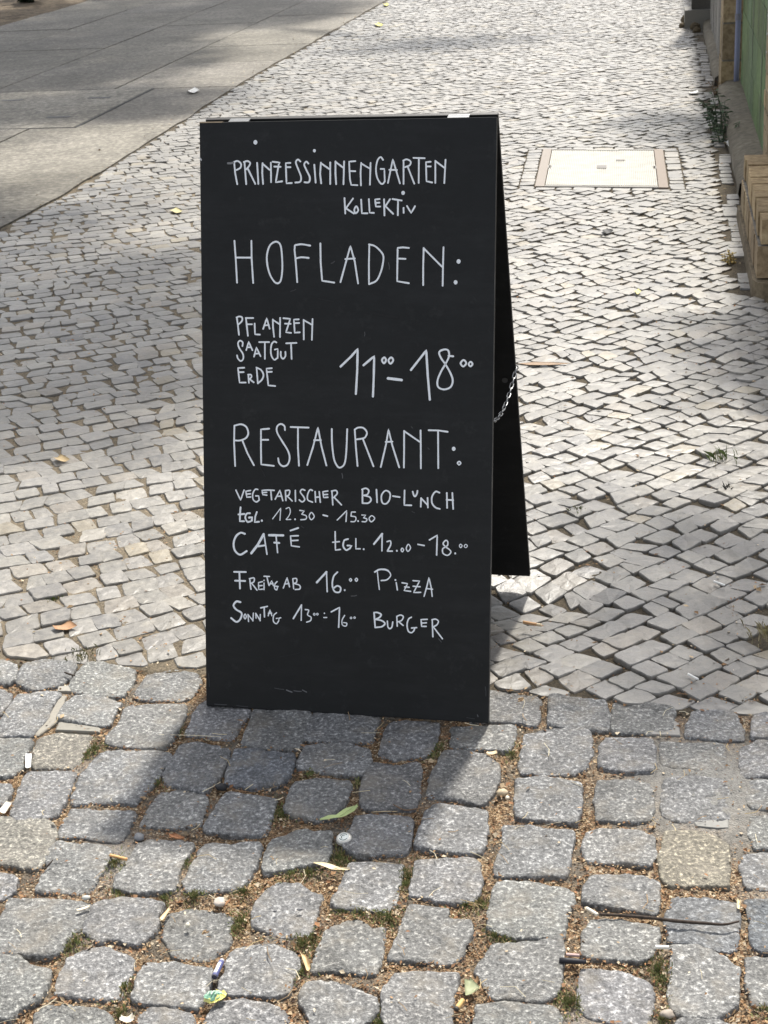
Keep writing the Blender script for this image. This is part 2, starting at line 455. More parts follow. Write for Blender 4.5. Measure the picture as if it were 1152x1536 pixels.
# bed of soil and mortar in the wide joints
def mortar_amount(x, y):
    """grey mortar still fills the joints at the right, and some elsewhere"""
    a = math.exp(-(((x - .57) / .17) ** 2 + ((y - 2.55) / .22) ** 2) ** 1.5)
    b = .8 * math.exp(-(((x + .52) / .08) ** 2 + ((y - 2.42) / .10) ** 2))
    c = .55 * max(0, nz(x * 7, y * 7, 3) - .1) * 2
    return min(1, max(a, b, c))
def grid_sheet(name, x0, x1, y0, y1, step, zf, m, tf):
    b = MB(); nx, ny = int((x1 - x0) / step), int((y1 - y0) / step)
    vs = []; ts = []
    for j in range(ny + 1):
        for i in range(nx + 1):
            x, y = x0 + (x1 - x0) * i / nx, y0 + (y1 - y0) * j / ny
            vs.append((x, y, zf(x, y))); ts.append(tf(x, y))
    b.v = vs; b.t = ts
    b.f = [(j * (nx + 1) + i, j * (nx + 1) + i + 1, (j + 1) * (nx + 1) + i + 1, (j + 1) * (nx + 1) + i) for j in range(ny) for i in range(nx)]
    return tag(b.build(name, m, smooth=True), kind='structure')
def bed_z(x, y):
    mt = mortar_amount(x, y)
    return -.0110 + .0085 * mt + .005 * nz(x * 14, y * 14, 1) * (1 - .6 * mt) + .0025 * nz(x * 70, y * 70, 2)
def bed_t(x, y):
    return (mortar_amount(x, y),) * 3
grid_sheet('joint_bed', -.95, .95, 1.75, 3.3, .008, lambda x, y: bed_z(x, y) if y < border_y(x) + .02 else -.05, M_SOIL, bed_t)
sheet('joint_soil', [(-4, -1), (4, -1), (4, 2.2), (-4, 4.2)], -.045, M_MOSSOIL)

# ------------------------------------------------------------------ small mosaic stones
def phi(x): return R(float(np.interp(x, [-1.3, -.9, .1, .8, 1.4], [16, 19, 31, 38, 40])))
_gx = np.arange(-8, 9.001, .01)
_gs = np.tan([phi(x) for x in _gx]); _gy = np.r_[0, np.cumsum((_gs[1:] + _gs[:-1]) / 2 * .01)]
_al = np.r_[0, np.cumsum(np.hypot(.01, np.diff(_gy)))]
def g_of(x): return np.interp(x, _gx, _gy)

COV = [G(803, 280.5)[:2], G(1002, 282)[:2], G(993.7, 225)[:2], G(815.6, 224)[:2]]
cov_c = np.mean(COV, 0); cov_u = (COV[1] - COV[0] + COV[2] - COV[3]) / 2; cov_w = np.linalg.norm(cov_u); cov_u = cov_u / cov_w
cov_v = (COV[3] - COV[0] + COV[2] - COV[1]) / 2; cov_d = np.linalg.norm(cov_v); cov_v = cov_v / cov_d
cov_nu = np.array([cov_v[1], -cov_v[0]]); cov_nv = np.array([-cov_u[1], cov_u[0]])
HW, HD = cov_w / 2, cov_d / 2; SKW = abs(cov_u @ cov_nu)
def clip(poly, n, d):
    """keep the side where p.n <= d"""
    out = []
    for i in range(len(poly)):
        a, b = poly[i], poly[(i + 1) % len(poly)]
        da, db = a @ n - d, b @ n - d
        if da <= 0: out.append(a)
        if da * db < 0: out.append(a + (b - a) * (da / (da - db)))
    return out
def mosaic_z(x, y):
    z = (.006 * nz(x * 2.2, y * 2.2, 9) + .004 * nz(x * 6, y * 6, 4)) * float(np.interp(y, [7, 9], [1, .3]))
    z -= .038 * math.exp(-((x - .33) ** 2 + (y - 3.38) ** 2) / (2 * .13 ** 2))
    z -= .02 * math.exp(-((x - .85) ** 2 + (y - 3.15) ** 2) / (2 * .08 ** 2))
    if y < border_y(x) + .15: z = min(z, .001)
    return z
MOS_R = .62                                              # mosaic ends this far to the street side of the wall line ... as r
def mosaic_ok(c):
    x, y = c
    if y < border_y(x) + .005 or x < slab_x(y) + .01: return False
    t, r = wall_rt((x, y))
    if t > .02 and r > -.115 + .02 * nz(t * 6, 1, 2): return False
    if t > -.35 and r > .02: return False
    d = np.array(c) - cov_c
    if abs(d @ cov_nu) < (HW + .09) * SKW and abs(d @ cov_nv) < (HD + .07) * SKW: return False
    if (x - .86) ** 2 + (y - 3.12) ** 2 < .045 ** 2: return False
    return True

mos = MB()
mos_polys = []
def stone(poly, k, lod, tn, lift=0.0, joint=.004):
    """one small paving stone with broken edges on polygon poly"""
    poly = np.array(poly); c = poly.mean(0)
    if abs(area(poly)) < .00035: return
    if area(poly) < 0: poly = poly[::-1]
    r0 = random.Random(k)
    d = np.linalg.norm(poly - c, axis=1).mean()
    poly = c + (poly - c) * (1 - joint / d)
    z0 = mosaic_z(*c) + r0.gauss(0, .0017) + lift
    tx, ty = r0.gauss(0, .017), r0.gauss(0, .017)
    tx += (mosaic_z(c[0] + .02, c[1]) - mosaic_z(c[0] - .02, c[1])) / .04; ty += (mosaic_z(c[0], c[1] + .02) - mosaic_z(c[0], c[1] - .02)) / .04
    if lod == 0:
        o = resample(chaikin(poly, 1, .05), 24)
        o = np.array([p + (p - c) * (.07 * nz(p[0] * 55, p[1] * 55, k)) for p in o])
        rings = [(1.03, -.05), (1.0, -.009), (.985, -.0028), (.94, -.0005), (.6, 0.0)]
    elif lod == 1:
        o = resample(chaikin(poly, 1, .06), 12)
        o = np.array([p + (p - c) * (.06 * nz(p[0] * 55, p[1] * 55, k)) for p in o])
        rings = [(1.04, -.05), (1.0, -.006), (.96, -.0005)]
    else:
        o = chaikin(poly, 1, .06)
        rings = [(1.04, -.05), (1.0, -.004), (.94, 0)]
    n = len(o); vs = []
    for f, dz in rings:
        for p in o:
            q = c + (p - c) * f
            vs.append((q[0], q[1], z0 + dz + (q[0] - c[0]) * tx + (q[1] - c[1]) * ty + (.0016 * nz(q[0] * 45, q[1] * 45, k) if f < 1.01 else 0)))
    vs.append((c[0], c[1], z0 + .0006))
    fs = []
    for i in range(len(rings) - 1):
        for a in range(n):
            b = (a + 1) % n; fs.append((i * n + a, i * n + b, (i + 1) * n + b, (i + 1) * n + a))
    L = (len(rings) - 1) * n
    for a in range(n): fs.append((L + a, L + (a + 1) % n, len(vs) - 1))
    mos.add(vs, fs, tn)

def mos_tint(r0, x, y):
    q = r0.uniform(.80, 1.14)
    t = [q, q, q * r0.uniform(.97, 1.02)]
    h = r0.random()
    if h < .035: t = [q * 1.18, q * 1.08, q * .86]
    elif h < .10: t = [q * 1.06, q * 1.0, q * .92]
    elif h < .15: t = [q * .72, q * .73, q * .76]
    elif h < .19: t = [1.3, 1.28, 1.22]
    return tuple(t)

r1 = random.Random(11)
DY = .081
k = 5000
for row in range(-75, 400):
    c0 = row * DY + 0.0
    # the row is the curve y = g(x) + c0
    al = r1.uniform(0, .08)
    amax = _al[-1]
    while al < amax:
        wd = max(.048, r1.gauss(float(np.interp(float(np.interp(al, _al, _gx)), [-.8, .6], [.074, .067])), .010))
        xa = float(np.interp(al, _al, _gx)); xb = float(np.interp(al + wd, _al, _gx)); al += wd
        ya, yb = g_of(xa) + c0, g_of(xb) + c0
        if ya < 2.4 or ya > 24.5: continue
        if not (-3.2 < xa < 4.8): continue
        fa, fb = phi(xa), phi(xb)
        def upper(x, f):
            x2 = x - DY * sin(f) * cos(f); return np.array([x2, g_of(x2) + c0 + DY])
        sk = r1.gauss(0, .012)
        j = lambda: np.array([r1.gauss(0, .0035), r1.gauss(0, .0035)])
        poly = [np.array([xa, ya]) + j(), np.array([xb, yb]) + j(), upper(xb + sk, fb) + j(), upper(xa + sk, fa) + j()]
        c = np.mean(poly, 0)
        k += 1
        if not mosaic_ok(c): continue
        # clip to the granite border, to the slabs and round the metal cover
        by = border_y(c[0]); poly = clip(poly, np.array([-.26 * .968, -.968]), -.968 * by - .26 * .968 * c[0] - .004)
        if len(poly) < 3: continue
        sx = slab_x(c[1]); poly = clip(poly, np.array([-.98, .19]), -.98 * sx + .19 * c[1] - .004)
        if len(poly) < 3: continue
        dc = c - cov_c
        if abs(dc @ cov_nu) < HW + .2 and abs(dc @ cov_nv) < HD + .2:
            du, dv = abs(dc @ cov_nu) - (HW + .09) * SKW, abs(dc @ cov_nv) - (HD + .07) * SKW
            nn = cov_nu * np.sign(dc @ cov_nu) if du > dv else cov_nv * np.sign(dc @ cov_nv)
            lim = (HW + .088) * SKW if du > dv else (HD + .068) * SKW
            poly = clip(poly, -nn, -(cov_c @ nn + lim))
            if len(poly) < 3: continue
        dist = c[1]
        if abs(c[0]) / max(dist, 1) > .36: lod = 2
        else: lod = 0 if dist < 4.6 else (1 if dist < 8 else 2)
        stone(poly, k, lod, mos_tint(random.Random(k), *c), joint=r1.uniform(.0010, .0030))
# border course of dressed stones round the metal cover
def course(p0, p1, n_, w, k0, lod=1):
    p0, p1 = np.array(p0), np.array(p1); d = p1 - p0; L = np.linalg.norm(d); d /= L; nn = np.array([-d[1], d[0]])
    a = 0; i = 0
    while a < L - .02:
        wd = min(r1.uniform(n_ * .75, n_ * 1.3), L - a)
        stone([p0 + d * a, p0 + d * (a + wd), p0 + d * (a + wd) + nn * w * r1.uniform(.92, 1.02), p0 + d * a + nn * w * r1.uniform(.92, 1.02)], k0 + i, lod, mos_tint(random.Random(k0 + i), 0, 0))
        a += wd; i += 1
cc = lambda a, b: cov_c + cov_u * a + cov_v * b
course(cc(-HW - .09, -HD - .068), cc(HW + .09, -HD - .068), .1, .062, 90000)
course(cc(HW + .088, -HD), cc(HW + .088, HD), .085, .082, 90100)
course(cc(HW + .09, HD + .068), cc(-HW - .09, HD + .068), .1, .062, 90200)
course(cc(-HW - .088, HD), cc(-HW - .088, -HD), .085, .082, 90300)
# dressed edge stones beside the granite setts and along the wall
for t0 in np.arange(.1, 12.5, .25):
    jr = -.036 + r1.uniform(-.012, .010)
    if r1.random() < .16: continue
    course(wp(t0, jr)[:2], wp(t0 + .25, jr + r1.uniform(-.008, .008))[:2], .075, .068 + r1.uniform(-.012, .012), 91000 + int(t0 * 40), 1 if t0 < 2.5 else 2)
tag(mos.build('mosaic_paving', M_MOS, smooth=False), kind='structure')
mb = MB()
grid_sheet('mosaic_bed', -3.0, 3.2, 2.6, 9.0, .02, lambda x, y: (mosaic_z(x, y) - .0048 - .0030 * float(np.interp(x, [-.3, .5], [0, 1])) + .004 * nz(x * 30, y * 30, 1)) if y > border_y(x) - .03 else -.06, M_MOSSOIL, lambda x, y: tuple(q * float(np.interp(x + .5 * nz(x * 1.5, y * 1.5, 6), [-.4, .5], [1.5, .8])) for q in (1, .97, .92)))
sheet('mosaic_soil', [(-9, 8.9), (12, 8.9), (14, 26), (-9, 26)], -.0075, M_MOSSOIL)
sheet('side_soil', [(3.1, -2), (14, -2), (14, 9), (3.1, 9)], -.03, M_MOSSOIL)
sheet('far_soil', [(-14, 25.9), (20, 25.9), (24, 60), (-14, 60)], -.03, M_ASPH)

# ------------------------------------------------------------------ concrete slabs on the left
def slab_mat():
    m, nt, b = mat('slab_concrete', .75, .35)
    p = pos(nt)
    a = noise_tex(nt, 28, 4, .75, p); d = noise_tex(nt, .8, 4, .6, p); e = noise_tex(nt, 7, 4, .6, p)
    g = nt.nodes.new('ShaderNodeTexVoronoi'); g.inputs['Scale'].default_value = 5.5; nt.links.new(p, g.inputs['Vector'])
    gum = ramp(nt, g.outputs['Distance'], [(.0, (.55,) * 3), (.10, (.62,) * 3), (.13, (1,) * 3)])
    base = ramp(nt, a, [(.3, (.10, .091, .078)), (.5, (.168, .155, .132)), (.66, (.265, .247, .215))])
    nt.links.new(mix(nt, mix(nt, mix(nt, mix(nt, base, gum, .6), ramp(nt, d, [(.32, (.70, .69, .66)), (.68, (1.18,) * 3)])), ramp(nt, e, [(.35, (.80,) * 3), (.65, (1.14,) * 3)])), tint(nt)), b.inputs['Base Color'])
    bump(nt, b, a, .4, .004)
    return m
M_SLAB = slab_mat()
SA = R(11.0)
SX = np.array([sin(SA), cos(SA), 0]); SR = np.array([cos(SA), -sin(SA), 0])
SO = np.array([-1.8, 7.8, 0])
def sp(t, r, z=0.): return SO + SX * t + SR * r + UZ * z
sb = MB()
r2 = random.Random(5)
cover_box = (3.0, 4.75, -1.95, -.70)                   # t0 t1 r0 r1 of the cover in the slabs
for c in range(7):
    r_hi = -c * 1.02 - .006
    r_lo = r_hi - 1.006
    t = -8 + r2.uniform(0, 1)
    while t < 26:
        L = r2.uniform(.9, 1.7)
        ta, tb = t, t + L - .008
        t += L
        pts = [(ta, r_lo), (tb, r_lo), (tb, r_hi), (ta, r_hi)]
        z = r2.gauss(0, .0015) + .003; q = r2.uniform(.88, 1.1)
        tn = (q, q, q * r2.uniform(.96, 1.01))
        if c >= 4 and ta > 6.5: continue
        segs = [(ta, tb, r_lo, r_hi)]
        if tb > cover_box[0] and ta < cover_box[1] and r_hi > cover_box[2] and r_lo < cover_box[3]:
            segs = []
            if ta < cover_box[0] - .02: segs.append((ta, cover_box[0] - .012, r_lo, r_hi))
            if tb > cover_box[1] + .02: segs.append((cover_box[1] + .012, tb, r_lo, r_hi))
            m0, m1 = max(ta, cover_box[0] - .008), min(tb, cover_box[1] + .008)
            if r_hi > cover_box[3] + .02: segs.append((m0, m1, cover_box[3] + .012, r_hi))
            if r_lo < cover_box[2] - .02: segs.append((m0, m1, r_lo, cover_box[2] - .012))
        for a0, a1, b0, b1 in segs:
            if c == 0:   # the outer edge follows the bent border line
                n_ = max(1, int((a1 - a0) / .08)); ts = np.linspace(a0, a1, n_ + 1)
                edge = []
                for tt in ts:
                    y = sp(tt, 0)[1]; ex = slab_x(y) - .012 + .022 * nz(y * 2.3, 3, 8) + .008 * nz(y * 9, 1, 4); edge.append(np.array([ex, y, 0]))
                top = [sp(a0, b0, z)] + [sp(a1, b0, z)] + [e + UZ * z for e in edge[::-1]]
            else:
                top = [sp(a0, b0, z), sp(a1, b0, z), sp(a1, b1, z), sp(a0, b1, z)]
            n_ = len(top); low = [p - UZ * .05 for p in top]
            sb.add(top + low, [tuple(range(n_ - 1, -1, -1))] + [(i, (i + 1) % n_, n_ + (i + 1) % n_, n_ + i) for i in range(n_)], tn)
tag(sb.build('sidewalk_slabs', M_SLAB), kind='structure')
sheet('slab_bed', [(-14, -2), (-3.3, -2), (-1.78, 7.8), (-.93, 12.5), (.35, 18.8), (1.8, 25.8), (-14, 25.8)], -.004, M_MOSSOIL)

# planted soil at the far left
M_EARTH = soil_mat('verge_soil', (.05, .038, .026), (.12, .092, .062), (.2, .16, .11), 14)
vb = MB(); nn_ = 40
def earth_z(x, y): return .02 + .05 * nz(x * .9, y * .9, 2) + .02 * nz(x * 3, y * 3, 7)
for i in range(nn_ + 1):
    for j in range(17):
        t = 6.6 + i * (18 / nn_); r = -4.06 - .05 * nz(t * 2, 1, 1) - j * .35
        p = sp(t, r); vb.v.append((p[0], p[1], earth_z(p[0], p[1]) if j else .0)); vb.t.append((1, 1, 1))
for i in range(nn_):
    for j in range(16):
        a = i * 17 + j; vb.f.append((a, a + 17, a + 18, a + 1))
tag(vb.build('soil_verge', M_EARTH, smooth=True), kind='structure')

# ------------------------------------------------------------------ the two covers in the pavement
M_STEEL = tinted('cover_steel', .55, .4, .0, 14, .78, 1.12, .3, .002)
def metal_cover():
    root = tag(empty('service_cover', (*cov_c, 0)), 'pale ribbed metal service cover with brown frame strips set in the small paving stones', 'cover')
    u3, v3 = np.array([*cov_u, 0]), np.array([*cov_v, 0]); c3 = np.array([*cov_c, 0.])
    fr = MB(); br = (.20, .155, .12); gr = (.2, .19, .175)
    for sgn in (-1, 1):
        fr.box(c3 + u3 * sgn * (HW - .022) + UZ * -.012, u3 * .024, v3 * HD, UZ * .016, br if sgn > 0 else (.23, .195, .165))
        fr.box(c3 + v3 * sgn * (HD - .012) + UZ * -.012, u3 * (HW - .048), v3 * .012, UZ * .016, gr)
    for sgn in (-1, 1):
        fr.box(c3 + u3 * sgn * (HW - .055) + UZ * -.010, u3 * .009, v3 * .035, UZ * .014, gr)
    keep(fr.build('frame', M_LITTER), root)
    pl = MB(); pale = (.31, .30, .262)
    hw, hd = HW - .050, HD - .028
    pl.box(c3 + UZ * -.012, u3 * hw, v3 * hd, UZ * .012, pale)
    nr = 58
    for i in range(nr):
        a = -hw + (i + .5) * 2 * hw / nr
        pl.box(c3 + u3 * a + UZ * .0021, u3 * hw / nr * .58, v3 * (hd - .012), UZ * .0019, (.43, .415, .37))
    keep(pl.build('lid', M_STEEL), root)
    hs = MB()
    hs.box(c3 + UZ * .0045 - v3 * .005, u3 * .026, v3 * .04, UZ * .0015, (.16, .15, .14))
    keep(hs.build('lifting_slot', M_LITTER), root)
    hs = MB(); hs.box(c3 + u3 * .10 + v3 * .19 + UZ * .0045, u3 * .024, v3 * .018, UZ * .0015, (.2, .19, .175))
    keep(hs.build('lifting_slot', M_LITTER), root)
    for sgn in (-1, 1):
        h = MB(); h.box(c3 + v3 * sgn * (HD - .034) + UZ * .001, u3 * .09, v3 * .012, UZ * .005, (.34, .33, .30))
        keep(h.build('hinge_plate', M_LITTER), root)
metal_cover()

def concrete_cover():
    t0, t1, r0, r1_ = cover_box
    root = tag(empty('concrete_cover', sp((t0 + t1) / 2, (r0 + r1_) / 2)), 'large smooth grey concrete access cover of two plates sunk between the pavement slabs', 'cover')
    edge = MB(); dk = (.05, .05, .05)
    w = .014
    for a, b in ((t0, r0), (t1, r0)): edge.box(sp(a, (r0 + r1_) / 2, -.01), SX * w / 2, SR * (r1_ - r0) / 2, UZ * .0145, dk)
    for b in (r0, r1_): edge.box(sp((t0 + t1) / 2, b, -.01), SX * ((t1 - t0) / 2 - w / 2), SR * w / 2, UZ * .0145, dk)
    keep(edge.build('frame', M_LITTER), root)
    mid = (t0 + t1) / 2
    for a0, a1 in ((t0 + .012, mid - .004), (mid + .004, t1 - .012)):
        p = MB(); p.box(sp((a0 + a1) / 2, (r0 + r1_) / 2, -.012), SX * (a1 - a0) / 2, SR * ((r1_ - r0) / 2 - .012), UZ * .018, (1.22, 1.22, 1.20))
        pl = keep(p.build('plate', M_SLAB), root)
        for rr in (r0 + .28, r1_ - .28):
            s = MB(); s.box(sp((a0 + a1) / 2, rr, .0065), SX * .03, SR * .085, UZ * .0015, (.06, .06, .06))
            o = s.build('lifting_slot', M_LITTER); keep(o, root); 
concrete_cover()

# ------------------------------------------------------------------ the sandwich board
YAW, AL, BE, BH, BW = -0.232443, 0.262448, 0.289120, 1.198, 0.600
BU = np.array([cos(YAW), sin(YAW), 0]); BN = np.array([-sin(YAW), cos(YAW), 0])
B0 = np.array([-0.104367, 2.886366, 0.0])
BT = BN * sin(AL) + UZ * cos(AL); BB = BN * cos(AL) - UZ * sin(AL)      # up the front face, into the front panel
TH = .012
def fp(u, t, d=0.): return B0 + BU * u + BT * t + BB * d
RTOP = fp(0, BH) + BN * .030                                             # top of the rear panel, inner face
RD = BN * sin(BE) - UZ * cos(BE); RO = BN * cos(BE) + UZ * sin(BE)       # down the rear panel, outwards
def rp(u, t, d=0.): return RTOP + BU * u + RD * t + RO * d

def paint_mat():
    m, nt, b = mat('black_paint', .5, .30)
    p = pos(nt)
    a = noise_tex(nt, 5, 5, .6, p); c = noise_tex(nt, 260, 3, .6, p); e = noise_tex(nt, 26, 6, .75, p)
    col = ramp(nt, a, [(.3, (.0050, .0054, .0057)), (.7, (.0085, .0090, .0094))])
    dust = ramp(nt, e, [(.56, (0, 0, 0)), (.80, (.018, .018, .018))])
    mp = nt.nodes.new('ShaderNodeMapping'); mp.inputs['Scale'].default_value = (3, 3, 16); mp.inputs['Rotation'].default_value = (0, .5, 0); nt.links.new(p, mp.inputs['Vector'])
    wipe = ramp(nt, noise_tex(nt, 1.6, 7, .7, mp.outputs[0]), [(.48, (0, 0, 0)), (.78, (.0075, .0075, .008))])      # wiped chalk haze
    nt.links.new(mix(nt, mix(nt, col, dust, 1.0, 'ADD'), wipe, 1.0, 'ADD'), b.inputs['Base Color'])
    nt.links.new(ramp(nt, e, [(.3, (.40,) * 3), (.7, (.56,) * 3)]), b.inputs['Roughness'])
    bump(nt, b, c, .12, .001)
    return m
M_PAINT = paint_mat()
M_CHALK, _nt, _b = mat('chalk_marker', .8, .3)
_n = noise_tex(_nt, 420, 4, .7, pos(_nt))
_nt.links.new(mix(_nt, tint(_nt), ramp(_nt, _n, [(.28, (.80, .81, .84)), (.46, (1, 1, 1))])), _b.inputs['Base Color'])
M_ZINC, _nt, _b = mat('zinc', .32, .5, .9); _b.inputs['Base Color'].default_value = (.30, .305, .31, 1)
M_RAW = plain('raw_wood', (.46, .36, .25), .8, .2)

board = tag(empty('sandwich_board', B0), 'tall black chalkboard sandwich board with white handwritten opening hours standing on the stones', 'sandwich board')

def panel(P, w, h, th, name):
    """a sheet of board: P(u, t, d); slightly rounded arrises"""
    bm = bmesh.new(); ub = [-w / 2, w / 2]
    vs = [[[bm.verts.new(P(u, t, d)) for d in (0, th)] for t in (0, h)] for u in ub]
    q = lambda i, j, k: vs[i][j][k]
    for f in ((q(0, 0, 0), q(1, 0, 0), q(1, 1, 0), q(0, 1, 0)), (q(0, 0, 1), q(0, 1, 1), q(1, 1, 1), q(1, 0, 1)),
              (q(0, 0, 0), q(0, 1, 0), q(0, 1, 1), q(0, 0, 1)), (q(1, 0, 0), q(1, 0, 1), q(1, 1, 1), q(1, 1, 0)),
              (q(0, 0, 0), q(0, 0, 1), q(1, 0, 1), q(1, 0, 0)), (q(0, 1, 0), q(1, 1, 0), q(1, 1, 1), q(0, 1, 1))): bm.faces.new(f)
    bmesh.ops.recalc_face_normals(bm, faces=bm.faces)
    bmesh.ops.bevel(bm, geom=list(bm.edges), offset=.0014, segments=2, affect='EDGES', profile=.5)
    me = bpy.data.meshes.new(name); bm.to_mesh(me); bm.free(); me.materials.append(M_PAINT)
    o = bpy.data.objects.new(name, me); COL.objects.link(o)
    return keep(o, board)
front = panel(fp, BW, BH, TH, 'front_panel')
rear = panel(rp, BW - .006, BH, TH, 'rear_panel')
# worn, unpainted edge at the top left corner and pale worn arrises
w_ = MB()
w_.box(fp(-.276, BH + .0002, .006), BU * .0235, BT * .0012, BB * .0065, (1, 1, 1))
w_.build('worn_edge', M_RAW, front)
M_EDGE = plain('worn_paint', (.10, .098, .09), .6, .4)
w_ = MB()
w_.tube([fp(-.24 + .54 * i / 30, BH - .0004, .0006) for i in range(31)], [.0007 + .0004 * abs(nz(i * .7, 3, 1)) for i in range(31)], 5)
w_.tube([fp(.2995, BH * i / 60, .0006) for i in range(61)], [.0004 + .0006 * max(0, nz(i * .35, 8, 1)) for i in range(61)], 5)
w_.build('worn_arris', M_EDGE, front)
# hinges on the top edges
for uc in (-.222, .222):
    h = MB(); L = .021
    mid = (fp(0, BH, TH) + rp(0, 0, 0)) / 2 + UZ * .001
    h.box(mid + BU * uc, BU * L, (rp(0, 0, 0) - fp(0, BH, TH)) * .5, UZ * .0009)
    h.tube([mid + BU * (uc - L) - UZ * .001, mid + BU * (uc + L) - UZ * .001], .0026, 10)
    h.box(fp(0, BH, TH) + BU * uc - BT * .012 + BB * .0007, BU * L, BT * .011, BB * .0007)
    hg = keep(h.build('hinge', M_ZINC, smooth=False), board)
# spacer rail under the hinge gap keeps the top closed
# chains that stop the panels from sliding apart
def chain(side):
    U_ = BW / 2 - .006
    # seen end on the rear panel edge, other end on the back of the front panel
    A = rp(side * (BW / 2 - .002), .594, .004); Bp = fp(side * (BW / 2 - .035), .65, TH + .004)
    n = 34; L = np.linalg.norm(Bp - A); sag = .074
    pts = []
    for i in range(n * 4 + 1):
        s = i / (n * 4); p = A + (Bp - A) * s; pts.append(p - UZ * sag * 4 * s * (1 - s) * (1.0 + .25 * (s - .5)))
    pts = np.array(pts); d = np.r_[0, np.cumsum(np.linalg.norm(np.diff(pts, axis=0), axis=1))]
    pitch = .0150; m = int(d[-1] / pitch); cb = MB()
    for i in range(m):
        s = (i + .5) * pitch; c = np.array([np.interp(s, d, pts[:, k]) for k in range(3)])
        e = np.array([np.interp(min(s + .003, d[-1]), d, pts[:, k]) for k in range(3)]) - c; e /= np.linalg.norm(e)
        a = np.cross(e, BU * .3 + UZ * .2 + BN); a /= np.linalg.norm(a); b = np.cross(e, a)
        tw = .5 + (pi / 2 if i % 2 else 0) + .25 * nz(i * .9, 2, 5); x = a * cos(tw) + b * sin(tw)
        hl, hw = .0062, .0036; loop = []
        for q in range(16):
            th_ = 2 * pi * q / 16; loop.append(c + e * (hl * cos(th_) + (.0034 if cos(th_) > 0 else -.0034)) + x * hw * sin(th_))
        cb.tube(loop, .0013, 6, closed=True)
    ch = keep(cb.build('chain', M_ZINC, smooth=True), board)
    for P_, dr in ((A, -RO), (Bp, BB)):
        ey = MB()
        loop = [P_ + UZ * .0045 * sin(q * pi / 6) + BU * side * .0045 * cos(q * pi / 6) for q in range(12)]
        ey.tube(loop, .0013, 6, closed=True)
        ey.build('screw_eye', M_ZINC, ch)
chain(1); chain(-1)
bl = MB(); p = rp(.272, .625, -.0002)
bl.tube([p, p - RO * .0012], .0065, 14); keep(bl.build('bolt_head', plain('dark_steel', (.06, .06, .06), .5)), board)
ng = MB(); p = fp(-.3, .598, .006); ng.tube([p, p - BU * .003, p - BU * .006], [.003, .004, .003], 8)
keep(ng.build('bolt_head', M_EDGE), board)

# handwriting, traced stroke by stroke and laid on the front face
def on_face(px, py):
    d = ray(px, py); t = ((B0 - CAM) @ BB) / (d @ BB); p = CAM + d * t - B0
    return p @ BU, p @ BT
def smooth_line(p, closed=False):
    p = [np.array(q) for q in p]; n = len(p); out = []
    for i in range(n if closed else n - 1):
        a, b = p[i], p[(i + 1) % n]
        z = p[i - 1] if (i > 0 or closed) else a - (b - a)
        e = p[(i + 2) % n] if (i + 2 < n or closed) else b + (b - a)
        for k in range(5):
            t = k / 5; out.append(.5 * ((2 * a) + (b - z) * t + (2 * z - 5 * a + 4 * b - e) * t * t + (3 * a - z - 3 * b + e) * t ** 3))
    if not closed: out.append(p[-1])
    return out
LAY = [0]
def stroke(mb_, pts, w, tn, closed=False, wob=True):
    LAY[0] += 1; lay = -.00035 - .000012 * (LAY[0] % 60)
    P2 = [np.array(q) for q in pts]; o = []
    if not closed:                                       # finer steps for a living line
        q = []
        for a, b in zip(P2[:-1], P2[1:]):
            m = max(1, int(np.linalg.norm(b - a) / .004)); q += [a + (b - a) * i / m for i in range(m)]
        P2 = q + [P2[-1]]
    n = len(P2)
    for i in range(n):
        a, b = (P2[i - 1], P2[(i + 1) % n]) if closed else (P2[max(i - 1, 0)], P2[min(i + 1, n - 1)])
        d = b - a; d = d / (np.linalg.norm(d) + 1e-9); nn = np.array([-d[1], d[0]])
        ww = w / 2 * (1 + (.14 * nz(P2[i][0] * 90, P2[i][1] * 90, LAY[0]) if wob else 0))
        o.append((P2[i] + nn * ww, P2[i] - nn * ww))
    vs = [fp(q[0], q[1], lay) for pr in o for q in pr]
    fs = [(2 * i, 2 * i + 1, 2 * ((i + 1) % n) + 1, 2 * ((i + 1) % n)) for i in range(n if closed else n - 1)]
    mb_.add(vs, fs, tn)
    if not closed:
        for e, s in ((0, -1), (n - 1, 1)):
            a, b = P2[e], P2[e - s]; d = a - b; d = d / (np.linalg.norm(d) + 1e-9); nn = np.array([-d[1], d[0]])
            fan = [a + (nn * cos(q) + d * sin(q)) * w / 2 for q in np.linspace(0, pi, 9)]
            mb_.add([fp(q[0], q[1], lay) for q in fan], [tuple(range(9))], tn)
def dot(mb_, c, r, tn):
    LAY[0] += 1; lay = -.00035 - .000012 * (LAY[0] % 60)
    vs = [fp(c[0] + r * cos(q) * (1 + .1 * nz(q, LAY[0], 1)), c[1] + r * 1.1 * sin(q), lay) for q in np.linspace(0, 2 * pi, 14, endpoint=False)]
    mb_.add(vs, [tuple(range(14))], tn)
